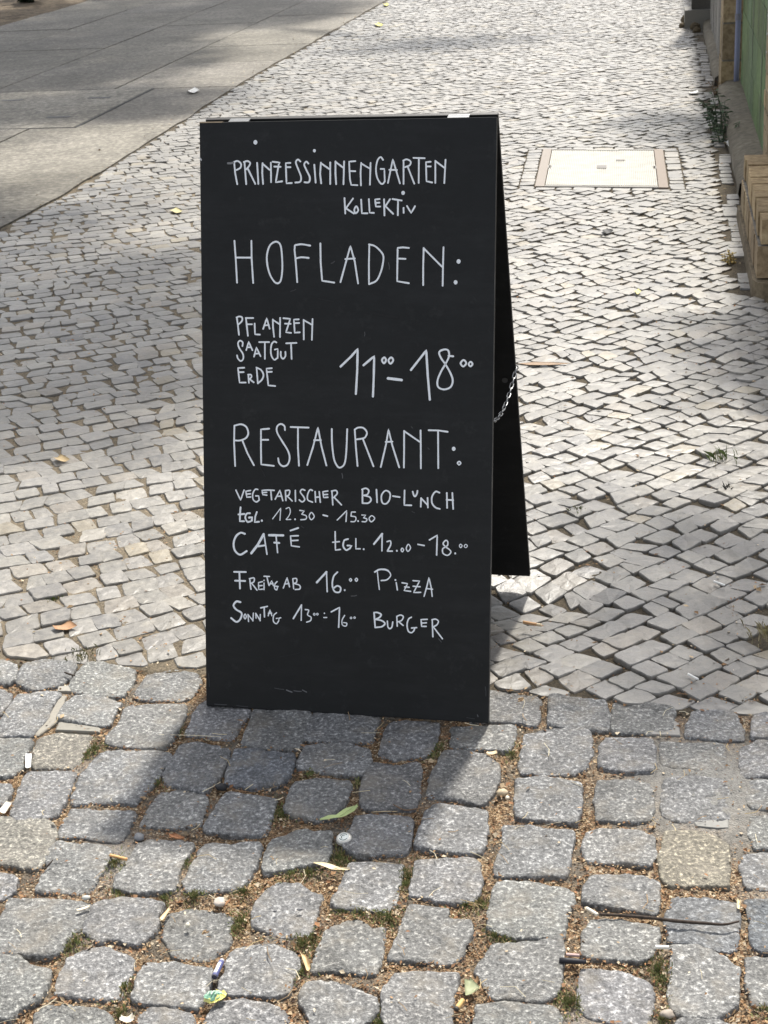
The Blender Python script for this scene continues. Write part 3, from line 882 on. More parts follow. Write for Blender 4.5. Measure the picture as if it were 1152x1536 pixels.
# (origin, scale, width in tile units, strokes); ~ smooth, o smooth and closed, * dot x,y,r, # width for the next strokes
TXT = [
 ('P', (340, 200), 6.4, 19, "72,276 82,380 102,488|~68,277 105,266 138,292 132,330 95,352|172,282 188,487|~165,276 200,266 226,285 215,315 190,345|200,332 275,485|293,284 305,485|345,287 342,380 350,485|345,292 412,350|425,282 427,468|442,273 510,281 500,300 472,470 533,461|458,319 518,322|612,284 568,286 575,480 626,477|572,325 613,325|~708,270 685,252 665,280 690,350 715,420 705,465 660,472|~785,290 765,272 745,300 765,350 798,420 790,468 748,470|842,302 855,473|*843,167,14|905,282 898,390 908,480|905,287 990,345|995,280 995,486|1045,270 1045,390 1052,488|1045,274 1120,330|1128,270 1122,488|*277,86,19"),
 ('P', (500, 225), 6.4, 18, "212,107 152,112 160,280 172,335 232,338|155,202 212,204|268,124 262,220 266,340|268,130 350,178|358,124 352,333|~478,95 455,68 425,100 410,180 420,260 450,315 475,325 495,300|495,303 490,182 455,182|525,316 572,90 640,320|538,190 612,192|675,102 675,326|~672,102 705,90 742,110 735,145 690,165|715,162 778,323|770,76 878,79|822,82 820,316|935,113 890,117 895,300 950,312|893,158 936,158|980,104 980,316|980,106 1068,172|1078,94 1066,318"),
 ('K', (500, 225), 6.4, 19, "108,462 116,610|190,466 122,560|125,562 198,610|o222,540 202,575 215,607 240,580|268,477 275,608 328,608|342,472 350,602 390,604|445,471 402,475 410,543 452,543|405,508 443,506|488,474 492,628|545,473 500,540|502,540 575,613|570,471 657,485|622,487 620,626|675,556 676,603|*671,412,17|708,538 748,605 785,540"),
 ('H', (340, 350), 6.4, 19, "75,72 88,250 100,473|238,72 240,240 255,476|88,233 240,233|o475,80 420,110 390,190 388,280 410,380 450,455 488,480 520,450 535,340 530,200 515,110|~803,118 720,105 660,113|655,117 652,160 662,250 678,468|~665,240 720,230 788,236|900,97 903,280 917,455 1033,473|1093,468 1150,260 1188,122 1230,270 1262,480|1140,247 1230,241"),
 ('H', (520, 350), 6.4, 19, "218,108 214,300 215,488|~215,106 270,122 320,165 352,215 348,290 325,380 285,455 218,487|598,140 540,135 490,140 488,240 485,460 598,479|490,242 565,245|740,141 735,320 735,496|740,144 915,320|930,134 925,320 922,503|*1075,270,19|*1046,470,18"),
 ('A', (345, 465), 8.229, 23, "85,92 100,200 112,306|~82,92 115,80 150,92 148,135 105,180|198,102 222,318|195,99 288,99|205,176 272,176|305,167 310,300 370,304|410,233 455,102 490,230|425,190 480,186|530,117 532,210 545,330|530,122 612,175|620,97 618,333|660,101 745,109 692,275 755,282|680,168 750,170|850,115 790,118 800,280 863,275|795,162 855,160|910,122 912,363|910,124 1010,180|1020,112 1012,368"),
 ('S', (345, 465), 8.229, 23, "~155,445 158,400 125,378 100,410 115,470 160,540 165,600 135,630 100,600 88,560|202,495 232,392 278,496|215,460 260,460|298,575 328,460 378,570|312,540 362,535|362,396 485,396|432,402 432,603|~575,400 545,390 515,425 505,500 515,570 550,615 580,595|590,592 592,480 555,488|~628,515 630,570 655,602 685,570 685,517|695,411 822,406|755,414 762,603"),
 ('E', (345, 465), 8.229, 23, "178,712 100,716 120,895 196,895|108,768 170,766|228,797 235,898|~225,797 262,800 265,830 235,855|240,850 295,893|330,712 345,905|~328,710 385,740 415,800 395,860 345,905|518,718 452,723 475,930 560,938|460,765 518,762"),
 ('1', (500, 510), 5.236, 20, "58,208 140,130 192,70 188,250 178,423|238,198 322,127 318,300 312,443|#17|o400,137 382,158 398,183 414,158|o454,137 433,160 450,186 471,158|#24|430,301 536,314|#20|610,235 730,82 742,280 758,468|#16|o880,190 845,140 832,95 868,75 900,80 910,110 905,140 880,190 845,250 818,320 825,370 870,388 920,370 938,320 920,260|905,124 942,128|o1024,157 1000,182 1020,208 1044,182|o1078,171 1063,190 1078,207 1093,188"),
 ('R', (340, 625), 6.4, 19, "75,87 72,250 82,473|~75,86 140,73 190,100 208,160 185,205 130,228 80,228|150,225 200,350 262,466|408,115 330,122 330,300 332,458 453,472|332,222 400,222|~560,128 555,90 520,70 485,95 485,150 530,230 590,330 605,400 585,460 540,475 505,445 495,400|615,99 787,105|685,107 685,300 695,470|775,463 830,290 877,104 910,280 958,468|840,225 905,225|~1010,118 1012,250 1030,400 1060,470 1090,488 1130,455 1148,350 1158,120"),
 ('R', (520, 625), 6.4, 19, "78,122 90,300 105,473|~78,125 110,105 160,108 195,150 180,195 150,210 95,218|155,210 258,476|328,483 380,260 402,122 440,280 505,486|375,242 440,239|552,137 552,300 550,488|555,140 700,240|710,132 712,300 713,496|788,130 880,132 970,145|878,137 880,493|*1028,308,18|#15|o1080,430 1064,445 1080,462 1096,445"),
 ('V', (340, 720), 6.4, 16, "90,97 135,193 168,97|230,100 185,108 195,165 232,162|190,135 230,132|~300,90 275,90 252,130 255,185 285,210 310,195|314,192 308,152 280,152|388,96 340,99 348,140 386,145|343,120 385,118|392,96 458,99|425,102 432,188|467,184 512,97 540,198|485,155 530,155|565,102 570,196|~565,101 605,100 600,140 575,155|580,152 630,200|660,100 662,203|~752,98 725,90 708,115 740,160 750,190 725,210 698,190|~825,100 800,95 778,140 780,190 825,212|850,110 855,210|890,112 900,213|852,165 893,162|972,105 925,112 932,168 973,165|930,140 970,138|1012,112 1020,238|~1008,106 1050,100 1062,130 1025,170|1035,167 1103,238"),
 ('T', (340, 720), 6.4, 20, "135,262 130,320 128,395 168,395|115,330 172,325|~225,318 195,322 180,360 200,400 230,397|#24|242,388 246,358 218,360|#18|290,307 275,350 270,405 312,400|*338,390,10|#11|442,373 520,268 512,386|~570,275 600,265 612,300 600,340 572,378|574,380 616,378|*657,377,8|#13|702,291 745,298 722,328|~722,328 765,345 760,375 712,381|o815,311 793,345 812,381 841,350|#17|927,336 968,347"),
 ('T', (510, 720), 6.063, 13, "-25,364 15,325 62,277 55,378|140,291 105,291 100,328|~100,328 140,335 145,360 130,378 100,378|*165,373,8|200,318 235,319 215,343|~215,343 245,355 235,378 202,378|o290,324 265,350 285,380 316,350"),
 ('V', (510, 720), 6.063, 17, "205,87 205,206|~200,86 235,75 262,95 250,130 212,140|~215,139 270,155 282,185 255,210 205,210|332,87 338,203|o415,96 378,140 385,205 420,215 450,180 455,120|482,146 543,155|588,94 585,228 650,230|~662,105 672,140 685,148 700,125 705,98|738,164 735,243|740,167 795,225|797,162 800,250|~905,115 870,105 838,150 838,210 870,250 908,262|972,117 975,253|1022,117 1030,263|970,180 1030,182"),
 ('C', (340, 785), 6.4, 22, "~175,100 135,90 90,125 68,190 80,260 130,300 193,266|#26|238,286 300,205 356,104|#16|358,102 388,296|#20|302,220 366,211|#25|408,113 543,115|#16|475,118 490,280|#20|458,184 506,188|#16|688,118 614,121 622,215 698,225|618,166 685,162|#18|614,69 688,44"),
 ('C', (490, 785), 5.12, 13, "66,64 68,205 106,200|47,145 98,140|#15|~165,120 135,132 128,175 150,205 173,195|178,193 192,170 160,170|#12|225,117 225,195 258,195|*285,198,7|#18|364,158 427,80|#13|427,80 425,210|~465,140 490,135 492,165 468,210|468,213 505,213|*540,210,7|#10|o580,190 572,205 582,218 592,203|o628,160 612,190 625,215 645,188|#13|702,161 750,170|790,127 850,91 845,243|#12|o915,180 895,155 915,130 930,140 930,165 915,180 892,195 895,230 930,245 955,220 940,198|*988,230,7|#8|o1029,159 1020,172 1030,187 1041,172|o1068,161 1056,175 1068,187 1081,174"),
 ('F', (340, 845), 5.486, 17, "62,70 158,71|105,77 110,206|70,142 153,145|#13|190,127 200,213|~188,126 225,120 225,150 200,165|205,162 250,220|#12|295,150 262,158 265,215 296,212|262,185 293,182|308,162 308,216|*308,140,6|308,106 353,108|332,112 348,180|350,182 372,142 385,183|358,168 382,168|~415,150 398,170 395,205 412,218 420,192|424,190 404,188|467,203 498,117 518,193|477,170 513,166|545,127 552,208|~545,126 575,125 575,155 552,165|~552,165 600,180 603,210 564,215|#19|742,157 822,70|#13|822,70 828,233|#15|~912,72 880,110 870,180 890,232 930,235 938,200 910,185 880,205|*972,220,7|#11|o1020,125 1011,136 1020,147 1029,136|o1068,122 1058,135 1068,147 1078,134"),
 ('Z', (540, 845), 8.229, 17, "215,102 226,210 240,323|#24|~184,106 240,76 310,76 350,92|#19|~350,92 375,125 375,160 330,203 262,212|448,237 462,328|*438,205,11|520,239 588,250 545,335 626,345|552,290 608,295|655,213 736,218 662,360 750,357|657,282 743,288|792,406 825,290 852,174 880,300 892,406|817,310 896,319"),
 ('S', (340, 890), 5.76, 19, "~120,75 85,70 60,105 85,140 130,170 120,220 85,246 40,213|#12|o160,178 150,200 160,220 171,200|185,182 190,243|187,184 228,235|232,170 228,238|252,172 255,213|254,174 292,235|292,182 290,236|#14|295,125 353,112|325,122 328,203|#12|360,193 375,142 392,193|362,172 390,170|~432,167 408,190 405,240 430,262 450,240|450,238 455,214 430,216|455,214 468,210|#15|577,217 648,100|#12|648,100 645,233|~680,140 710,145 700,185 730,205 725,235 692,248|#8|o758,171 750,180 758,189 766,180|o784,171 777,179 785,187 793,178|#11|840,208 866,208|*845,172,6|#14|904,160 976,121 968,293|#11|~1020,190 998,230 1000,272 1030,283 1038,258 1010,252|#8|o1075,204 1067,212 1075,220 1083,212|o1105,203 1098,210 1105,217 1113,210"),
 ('B', (540, 900), 8.229, 24, "174,157 188,338|~174,155 215,154 262,178 240,215 192,240|~200,240 270,255 308,290 270,328 190,338|#20|~338,260 345,330 370,353 395,330 405,270|455,202 460,323|~455,202 500,185 535,205 515,250 465,270|477,266 533,313|~635,212 600,235 582,300 595,380 635,403 667,378|665,378 680,342|637,345 700,340|830,238 754,241 762,325 818,325|758,285 820,280|892,242 900,453|~888,245 930,235 968,260 950,305 905,330|905,330 1018,478"),
]
CH = (.91, .94, .97)
for key, org_, sc_, wd, body in TXT:
    t = MB()
    def W2(q): x, y = map(float, q.split(',')); return np.array(on_face(org_[0] + x / sc_, org_[1] + y / sc_))
    unit = np.linalg.norm(np.array(on_face(org_[0] + 100, org_[1])) - np.array(on_face(org_[0], org_[1]))) / 100 / sc_
    w = wd * unit * .83
    for s in body.split('|'):
        if s[0] == '#': w = float(s[1:]) * unit * .86
        elif s[0] == '*':
            x, y, r = s[1:].split(','); dot(t, W2(x + ',' + y), float(r) * unit, CH)
        elif s[0] == 'o':
            p = smooth_line([W2(q) for q in s[1:].split()], True); stroke(t, p, w, CH, True)
        elif s[0] == '~': stroke(t, smooth_line([W2(q) for q in s[1:].split()]), w, CH)
        else: stroke(t, [W2(q) for q in s.split()], w, CH)
    t.build('handwriting', M_CHALK, front)
# scuffs and smears left by wiping
sm = MB(); rs = random.Random(2)
for (x0, y0, x1, y1, w, v) in ((412, 1032, 426, 1034, 1.2, .07), (430, 1035, 438, 1038, 2.0, .16), (441, 1036, 452, 1037, 1.6, .10), (454, 1035, 460, 1038, 1.8, .13), (583, 394, 584, 404, .9, .12), (342, 245, 350, 244, 3.0, .22),
                         (527, 894, 535, 893, 1.6, .09), (513, 710, 514, 717, 1.4, .12), (547, 498, 547, 504, 1.0, .10), (502, 392, 497, 395, 1.6, .07), (436, 437, 444, 434, 1.2, .05), (658, 958, 662, 963, 1.1, .1),
                         (618, 767, 622, 769, 1.5, .05), (642, 672, 644, 674, 1.6, .06), (617, 640, 619, 642, 1.5, .06), (716, 1072, 717, 1075, 1.2, .15), (452, 789, 456, 792, 1.5, .05), (300.5, 238, 302, 240, 2.4, .5), (700, 1076, 712, 1078, 1.3, .05), (322, 1056, 340, 1057, 1.1, .08), (355, 1058, 372, 1060, 1.0, .06), (728, 1030, 729, 1044, 1.0, .07), (313, 1010, 314, 1030, .9, .06), (478, 448, 500, 452, 2.2, .022), (560, 470, 596, 476, 3.0, .02), (390, 700, 398, 715, 1.2, .03), (600, 980, 640, 990, 2.6, .018), (420, 985, 450, 979, 1.8, .02)):
    u_ = .00136
    stroke(sm, [np.array(on_face(x0, y0)), np.array(on_face((x0 + x1) / 2 + .5, (y0 + y1) / 2 + .4)), np.array(on_face(x1, y1))], w * u_, (v, v, v * 1.03))
sm.build('chalk_smear', M_CHALK, front)

# ------------------------------------------------------------------ chaff, moss and straw in the joints
T_ARR = setts
def in_sett(x, y, shrink=.985):
    for s in T_ARR[:n_traced]:
        c = SC_[id(s)]
        if (x - c[0]) ** 2 + (y - c[1]) ** 2 > .022: continue
        q = (c[0] + (x - c[0]) / shrink, c[1] + (y - c[1]) / shrink)
        if inside(q, s): return True
    return False
SC_ = {id(s): s.mean(0) for s in setts}
CHC = [(.46, .29, .15), (.36, .21, .105), (.60, .45, .28), (.25, .145, .075), (.72, .60, .43), (.38, .19, .09), (.16, .10, .065), (.46, .31, .17), (.30, .17, .09), (.33, .18, .09)]
rc = random.Random(21)
cf = MB()
def flake(b, x, y, z, l, w, yaw, tilt, roll, tn):
    c, s_ = cos(yaw), sin(yaw)
    ex = np.array([c * cos(tilt), s_ * cos(tilt), sin(tilt)]); ey = np.array([-s_ * cos(roll), c * cos(roll), sin(roll)])
    o = np.array([x, y, z]); k = rc.uniform(-.25, .25) * l
    b.add([o - ex * l / 2, o + ey * w / 2 + UZ * w * .22, o + ex * l / 2 + UZ * k * .5, o - ey * w / 2 + UZ * w * .1], [(0, 1, 2), (0, 2, 3)], tn)
def chaff_density(x, y):
    return max(.10, 1 - 1.25 * mortar_amount(x, y)) * (.75 + .9 * max(0, nz(x * 9, y * 9, 12) + .25))
n = 0
while n < 30000:
    y = 1.85 + (rc.random() ** 1.15) * 1.4; x = rc.uniform(-.34, .34) * (y * 1.06 + .3)
    if y > border_y(x) + .01 or rc.random() > chaff_density(x, y) or in_sett(x, y): continue
    n += 1
    l = rc.uniform(.0032, .0078) if rc.random() < .92 else rc.uniform(.008, .014)
    k_ = rc.choice(CHC); v_ = rc.uniform(.34, .88)
    flake(cf, x, y, bed_z(x, y) + rc.uniform(.001, .0075), l, l * rc.uniform(.4, .85), rc.uniform(0, 6.3), rc.gauss(0, .3), rc.gauss(0, .4), tuple(q * v_ for q in k_))
# a little of it has blown on to the stones and into the joints of the mosaic
for i in range(17000):
    if i < 260:
        y = rc.uniform(1.9, 3.1); x = rc.uniform(-.34, .34) * y; z = .0055
        if y > border_y(x): continue
    else:
        y = 2.85 + rc.random() ** 1.5 * 4.6; x = rc.uniform(-.26, .26) * y
        if y < border_y(x) or abs(x - .2) < 0: continue
        if rc.random() > .16 + 1.5 * max(0, nz(x * 3.2, y * 2.2, 31)): continue
        z = mosaic_z(x, y) - rc.uniform(-.0015, .0045)
    l = rc.uniform(.003, .009) if rc.random() < .9 else rc.uniform(.009, .018); kv_ = rc.uniform(.5, .95); k_ = tuple(q * kv_ for q in rc.choice(CHC[:6]))
    flake(cf, x, y, z, l, l * .5, rc.uniform(0, 6.3), rc.gauss(0, .2), rc.gauss(0, .3), k_)
tag(cf.build('seed_chaff', M_CHAFF), kind='stuff')

ms = MB()
MOSS = [(T1, 540, 590, 1.1), (T1, 500, 620, .7), (T1, 1030, 480, .8), (T1, 905, 770, .9), (T1, 130, 60, .6), (T2, 710, 465, .7), (T2, 540, 690, 1.2), (T2, 500, 640, .8), (T2, 990, 510, .6), (T2, 880, 930, 1.5), (T2, 870, 980, .9),
        (T2, 700, 1040, 1.1), (T2, 600, 1040, .8), (T5, 660, 240, 1.1), (T5, 690, 395, 1.1), (T5, 430, 680, 1.2), (T5, 400, 710, .8), (T5, 1070, 235, .7), (T5, 950, 420, .8), (T5, 1130, 410, .8), (T5, 720, 940, .9), (T5, 690, 1090, 1.1),
        (T6, 310, 550, 1.2), (T6, 660, 690, 1.4), (T6, 720, 660, .9), (T6, 330, 380, 1.0), (T6, 660, 850, .8), (T6, 1000, 490, 1.0), (T6, 900, 490, .8), (T6, 40, 420, 1.0), (T7, 195, 290, 1.3), (T7, 185, 340, .8), (T7, 620, 450, 1.2), (T7, 530, 460, .8),
        (T7, 90, 540, 1.2), (T7, 30, 520, .8), (T7, 700, 640, 1.2), (T7, 780, 640, .7), (T7, 1110, 1030, 1.2), (T8, 520, 830, 1.7), (T8, 530, 900, 1.1), (T8, 545, 1130, .9), (T8, 20, 1040, 1.2), (T8, 1130, 1070, .7), (T3, 370, 300, .8),
        (T3, 350, 345, .7), (T3, 800, 345, .9), (T7, 30, 1130, 1.0), (T6, 280, 600, .7)]
for (ox, oy), zx, zy, sz in MOSS:
    c = G(ox + zx / 3.84, oy + zy / 3.84, -.004)
    for i in range(int(150 * sz)):
        a, r = rc.uniform(0, 6.3), abs(rc.gauss(0, .0150)) * sz ** .5
        x, y = c[0] + r * cos(a) * 1.1, c[1] + r * sin(a) * 1.5
        if in_sett(x, y, .97): continue
        h = rc.uniform(.0025, .007) * (1.25 - min(1, r / .025) * .5) * sz ** .5; b_ = rc.uniform(0, 6.3); l = rc.uniform(.002, .007)
        z = bed_z(x, y) + .004; d = np.array([cos(b_), sin(b_), 0]); e = np.array([-sin(b_), cos(b_), 0])
        o = np.array([x, y, z]); w = rc.uniform(.0006, .0013)
        g_ = rc.random(); col = (.115 + .09 * g_, .145 + .07 * g_, .05 + .03 * g_)
        if rc.random() < .25: col = (.32, .26, .13)
        ms.add([o - e * w, o + e * w, o + d * l * .6 + UZ * h * .8 + e * w * .7, o + d * l + UZ * h, o + d * l * .6 + UZ * h * .8 - e * w * .7], [(0, 1, 2, 3, 4)], col)
tag(ms.build('moss', M_GREEN), kind='stuff')

stw = MB()
for i in range(330):
    y = rc.uniform(1.95, 3.05); x = rc.uniform(-.3, .3) * (y + .2)
    if y > border_y(x) or (in_sett(x, y) and rc.random() < .8): continue
    a = rc.uniform(0, 6.3); l = rc.uniform(.012, .045); z = .0035 + rc.uniform(0, .003)
    d = np.array([cos(a), sin(a), 0]); e = np.array([-sin(a), cos(a), 0]) * rc.uniform(-.2, .2) * l; o = np.array([x, y, z])
    stw.tube([o, o + d * l / 2 + e + UZ * rc.uniform(0, .003), o + d * l + UZ * rc.uniform(-.003, .004)], rc.uniform(.00035, .0008), 4, rc.choice([(.62, .52, .33), (.5, .38, .2), (.72, .64, .46), (.36, .25, .14)]))
tag(stw.build('straw', M_CHAFF), kind='stuff')

# ------------------------------------------------------------------ litter and small finds, each a thing
def at(tile, zx, zy, z=.003): return G(tile[0] + zx / 3.84, tile[1] + zy / 3.84, z)
def ground_dir(tile, a, b):
    p, q = at(tile, *a), at(tile, *b); return p, q
def single(mb_, name, m, label, cat, smooth=True, group=None):
    return tag(mb_.build(name, m, smooth=smooth), label, cat, group or GROUPS.get(name))

GROUPS = {'cigarette_butt': 'cigarette butts on the paving', 'twig': 'twigs and stalks on the paving', 'fallen_leaf': 'dead leaves on the paving', 'paper_scrap': 'paper scraps on the paving', 'pebble': 'pebbles on the paving',
          'winged_seed': 'winged seeds on the paving', 'stone_sliver': 'stone slivers between the granite stones', 'wood_chip': 'wood chips on the paving'}
def bottle_cap():
    c = at(T2, 905, 832, .006); root = tag(empty('bottle_cap', c), 'silver and dark bottle cap lying in the joint below the green winged seed', 'bottle cap')
    tx = np.array([.98, .02, .1]); tx /= np.linalg.norm(tx); nz_ = np.array([-.12, -.22, .97]); nz_ /= np.linalg.norm(nz_); ty = np.cross(nz_, tx); ty /= np.linalg.norm(ty); tx = np.cross(ty, nz_)
    b = MB(); n_ = 63; vs = []
    for r, z in ((.0150, -.0048), (.0140, -.001), (.0128, .0012), (.0108, .0019), (.0, .0019)):
        for i in range(n_):
            q = 2 * pi * i / n_; rr = r * (1 + (.035 * cos(21 * q) if z < -.002 else 0)); vs.append(c + (tx * cos(q) + ty * sin(q)) * rr + nz_ * z)
    fs = [(a * n_ + i, a * n_ + (i + 1) % n_, (a + 1) * n_ + (i + 1) % n_, (a + 1) * n_ + i) for a in range(4) for i in range(n_)]
    b.add(vs, fs, (.62, .60, .54)); keep(b.build('crown', M_ZINC2, smooth=True), root)
    d = MB(); d.add([c + (tx * cos(q) + ty * sin(q)) * .0098 + nz_ * .0022 for q in np.linspace(0, 2 * pi, 28, endpoint=False)], [tuple(range(28))], (.82, .84, .78))
    keep(d.build('printed_disc', M_LITTER), root)
    e = MB()
    for r0_, a0, a1 in ((.0068, .5, 2.6), (.0068, 3.3, 5.6), (.0034, 1.0, 4.0)):
        for i in range(8):
            q0, q1 = a0 + (a1 - a0) * i / 8, a0 + (a1 - a0) * (i + 1) / 8
            e.add([c + (tx * cos(q) + ty * sin(q)) * r + nz_ * .0025 for q, r in ((q0, r0_), (q1, r0_), (q1, r0_ + .0014), (q0, r0_ + .0014))], [(0, 1, 2, 3)], (.05, .08, .06))
    keep(e.build('printed_mark', M_LITTER), root)
M_ZINC2 = tinted('cap_metal', .35, .5, .55, 200, .85, 1.1)
bottle_cap()

def leaf_litter():
    b = MB(); rl = random.Random(9)
    for i in range(420):
        if i < 220: y = 8 + rl.random() * 11; x = slab_x(y) + rl.gauss(0, .10); z = .006
        elif i < 320: p = wp(rl.uniform(.1, 9), -.06 + rl.gauss(0, .05)); x, y, z = p[0], p[1], .006
        else: y = rl.uniform(3.2, 7); x = rl.uniform(-.26, .26) * y; z = mosaic_z(x, y) + .002
        if y < border_y(x): continue
        a = rl.uniform(0, 6.3); l = rl.uniform(.006, .022); d = np.array([cos(a), sin(a), rl.gauss(0, .15)]); e = np.array([-sin(a), cos(a), rl.gauss(0, .25)]) * rl.uniform(.2, .45); o = np.array([x, y, z + .002])
        v = rl.uniform(.4, .95); c = rl.choice([(.40, .27, .14), (.30, .18, .09), (.50, .40, .24), (.22, .14, .08)])
        b.add([o - d * l / 2, o - e * l * .8 + UZ * l * .1, o + d * l / 2, o + e * l * .8 + UZ * l * .15], [(0, 1, 2), (0, 2, 3)], tuple(q * v for q in c))
    tag(b.build('leaf_litter', M_CHAFF), kind='stuff')
leaf_litter()

def winged_seed(name, pts, w, col, label, z=.005, curl=.004):
    """a bract: narrow, curled strip with a wider wing"""
    P3 = [at(*p, z) for p in pts]; P3 = smooth_line(P3); n_ = len(P3); b = MB(); vs = []
    for i, p in enumerate(P3):
        s = i / (n_ - 1); d = P3[min(i + 1, n_ - 1)] - P3[max(i - 1, 0)]; d /= np.linalg.norm(d) + 1e-9; e = np.cross(UZ, d)
        ww = 1.55 * np.interp(s, np.linspace(0, 1, len(w)), w); up = UZ * (curl * sin(s * 5) + .002)
        vs += [p - e * ww + up + UZ * .0022, p + up, p + e * ww + up + UZ * .0022]
    fs = []
    for i in range(n_ - 1): fs += [(3 * i, 3 * i + 1, 3 * i + 4, 3 * i + 3), (3 * i + 1, 3 * i + 2, 3 * i + 5, 3 * i + 4)]
    b.add(vs, fs, col)
    b.tube([P3[0] + UZ * .003, (P3[n_ // 2]) + UZ * .0045, P3[-1] + UZ * .003], .0006, 5, tuple(q * .8 for q in col))
    return single(b, name, M_LEAF, label, 'seed')
winged_seed('winged_seed', [(T2, 768, 738), (T2, 830, 732), (T2, 880, 722), (T2, 930, 680), (T2, 985, 645)], [.0016, .0042, .0030, .0058, .0062, .0015], (.42, .50, .22), 'pale green winged seed just above the bottle cap')
winged_seed('winged_seed', [(T2, 730, 985), (T2, 790, 1005), (T2, 840, 1018), (T2, 900, 1016), (T2, 940, 1012)], [.0010, .0034, .0042, .0016, .0009], (.66, .56, .36), 'dry straw coloured winged seed on the moss below the bottle cap')

def twig(pts, rad, col, label, z=.006, name='twig', cat='twig', mt=None):
    P3 = [at(*p[:3], p[3] if len(p) > 3 else z) for p in pts]; P3 = smooth_line(P3); n_ = len(P3); b = MB()
    b.tube([p + np.array([0, 0, .0015 * nz(i, 2, 3)]) for i, p in enumerate(P3)], [rad * np.interp(i / (n_ - 1), [0, .5, 1], [.8, 1, .55]) * (1 + .2 * nz(i * .9, 1, 1)) for i in range(n_)], 7, col)
    return single(b, name, mt or M_WOOD, label, cat)
twig([(T8, 180, 520), (T8, 320, 527), (T8, 470, 540), (T8, 640, 560, .008), (T8, 800, 572, .008), (T8, 900, 578, .008), (T8, 985, 560, .008)], .0031, (.060, .046, .036), 'long dark brown stick lying across the granite stones at lower right')
twig([(T3, 115, 640, .006), (T3, 180, 672, .006), (T3, 250, 665, .006), (T3, 330, 655, .006)], .0014, (.17, .11, .07), 'short crooked brown twig right of the bottle cap, dark at its left end')
twig([(T5, 255, 262, .004), (T5, 285, 230, .007), (T5, 305, 208, .008)], .0017, (.035, .028, .022), 'stubby nearly black twig at the left edge of the big granite stone at lower left')
twig([(T1, 372, 148, .006), (T1, 405, 160, .007), (T1, 432, 166, .006)], .0022, (.05, .038, .028), 'stubby dark twig on the granite edge row at the far left')
twig([(T6, 463, 705, .007), (T6, 470, 750, .007), (T6, 490, 795, .007)], .0010, (.24, .18, .12), 'thin brown twig resting on a granite stone at the bottom centre')
twig([(T7, 610, 625, .002), (T7, 575, 670, .002), (T7, 590, 725, .002), (T7, 612, 760, .002)], .0011, (.12, .09, .065), 'curved thin twig in the mossy joint at bottom centre right')
twig([(T3, 0, 683, .003), (T3, 70, 680, .004), (T3, 135, 680, .003)], .0009, (.52, .42, .27), 'pale straw stalk lying along the joint right of the bottle cap')
twig([(T1, 915, 505, .003)] + [(T2, 10, 240, .004), (T2, 100, 245, .004), (T2, 200, 250, .004)][1:], .0007, (.66, .58, .42), 'long pale straw stalk at the foot of the board on the left')

def butt(tile, a, b, rad, cols, label, z=.0055, name='cigarette_butt'):
    p, q = at(tile, *a, z), at(tile, *b, z); d = q - p; n_ = 10; b_ = MB()
    for (s0, s1, col) in cols:
        pts = [p + d * (s0 + (s1 - s0) * i / n_) for i in range(n_ + 1)]
        b_.tube(pts, [rad * (1 + .12 * nz(i * .8, a[0], 2)) for i in range(n_ + 1)], 10, col)
    return single(b_, name, M_LITTER, label, 'cigarette butt')
butt(T7, (475, 1070), (515, 1015), .0040, [(0, .16, (.05, .045, .04)), (.16, 1, (.55, .36, .14))], 'tan cigarette butt with a burnt end in the joint at the bottom centre')
butt(T5, (635, 180), (730, 203), .0030, [(0, 1, (.70, .40, .17))], 'orange cigarette filter above a mossy joint at lower left')
butt(T8, (108, 485), (170, 522), .0028, [(0, 1, (.80, .74, .62))], 'cream cigarette stub at the left end of the long dark stick')
butt(T8, (503, 708), (583, 711), .0034, [(0, .5, (.84, .82, .76)), (.5, 1, (.74, .70, .62))], 'white cigarette stub above the thick moss at lower right')
butt((0, 0), (785 * 3.84, 933 * 3.84), (812 * 3.84, 938 * 3.84), .0036, [(0, .75, (.62, .36, .18)), (.75, 1, (.75, .6, .4))], 'orange brown cigarette butt on the small stones behind the board', .004)
butt((0, 0), (1071 * 3.84, 872 * 3.84), (1087 * 3.84, 878 * 3.84), .0026, [(0, 1, (.85, .84, .8))], 'upper of two thin white stubs among the small stones at the right', .006)
butt((0, 0), (1032 * 3.84, 1011 * 3.84), (1047 * 3.84, 1019 * 3.84), .0028, [(0, 1, (.86, .85, .8))], 'lower of two thin white stubs among the small stones, near the granite edge', .005)

def scrap(corners, col, label, name='paper_scrap', cat='paper', z=.0062, curl=.003, mt=None, th=.0004):
    """a bent scrap of sheet with a little thickness"""
    C4 = [at(*c, z) for c in corners]; n_ = 7; b = MB(); top = []
    for j in range(n_):
        for i in range(n_):
            u, v = i / (n_ - 1), j / (n_ - 1)
            p = (C4[0] * (1 - u) + C4[1] * u) * (1 - v) + (C4[3] * (1 - u) + C4[2] * u) * v
            top.append(p + UZ * (curl * (4 * (u - .5) ** 2) * .5 + curl * .5 * nz(u * 2, v * 2, corners[0][1])))
    low = [p - UZ * th for p in top]
    fs = [(j * n_ + i, j * n_ + i + 1, (j + 1) * n_ + i + 1, (j + 1) * n_ + i) for j in range(n_ - 1) for i in range(n_ - 1)]
    m_ = n_ * n_; fs += [tuple(m_ + k for k in f[::-1]) for f in list(fs)]
    rim = [i for i in range(n_)] + [j * n_ + n_ - 1 for j in range(1, n_)] + [(n_ - 1) * n_ + i for i in range(n_ - 2, -1, -1)] + [j * n_ for j in range(n_ - 2, 0, -1)]
    fs += [(rim[i], rim[(i + 1) % len(rim)], m_ + rim[(i + 1) % len(rim)], m_ + rim[i]) for i in range(len(rim))]
    b.add(top + low, fs, col)
    return single(b, name, mt or M_LITTER, label, cat)
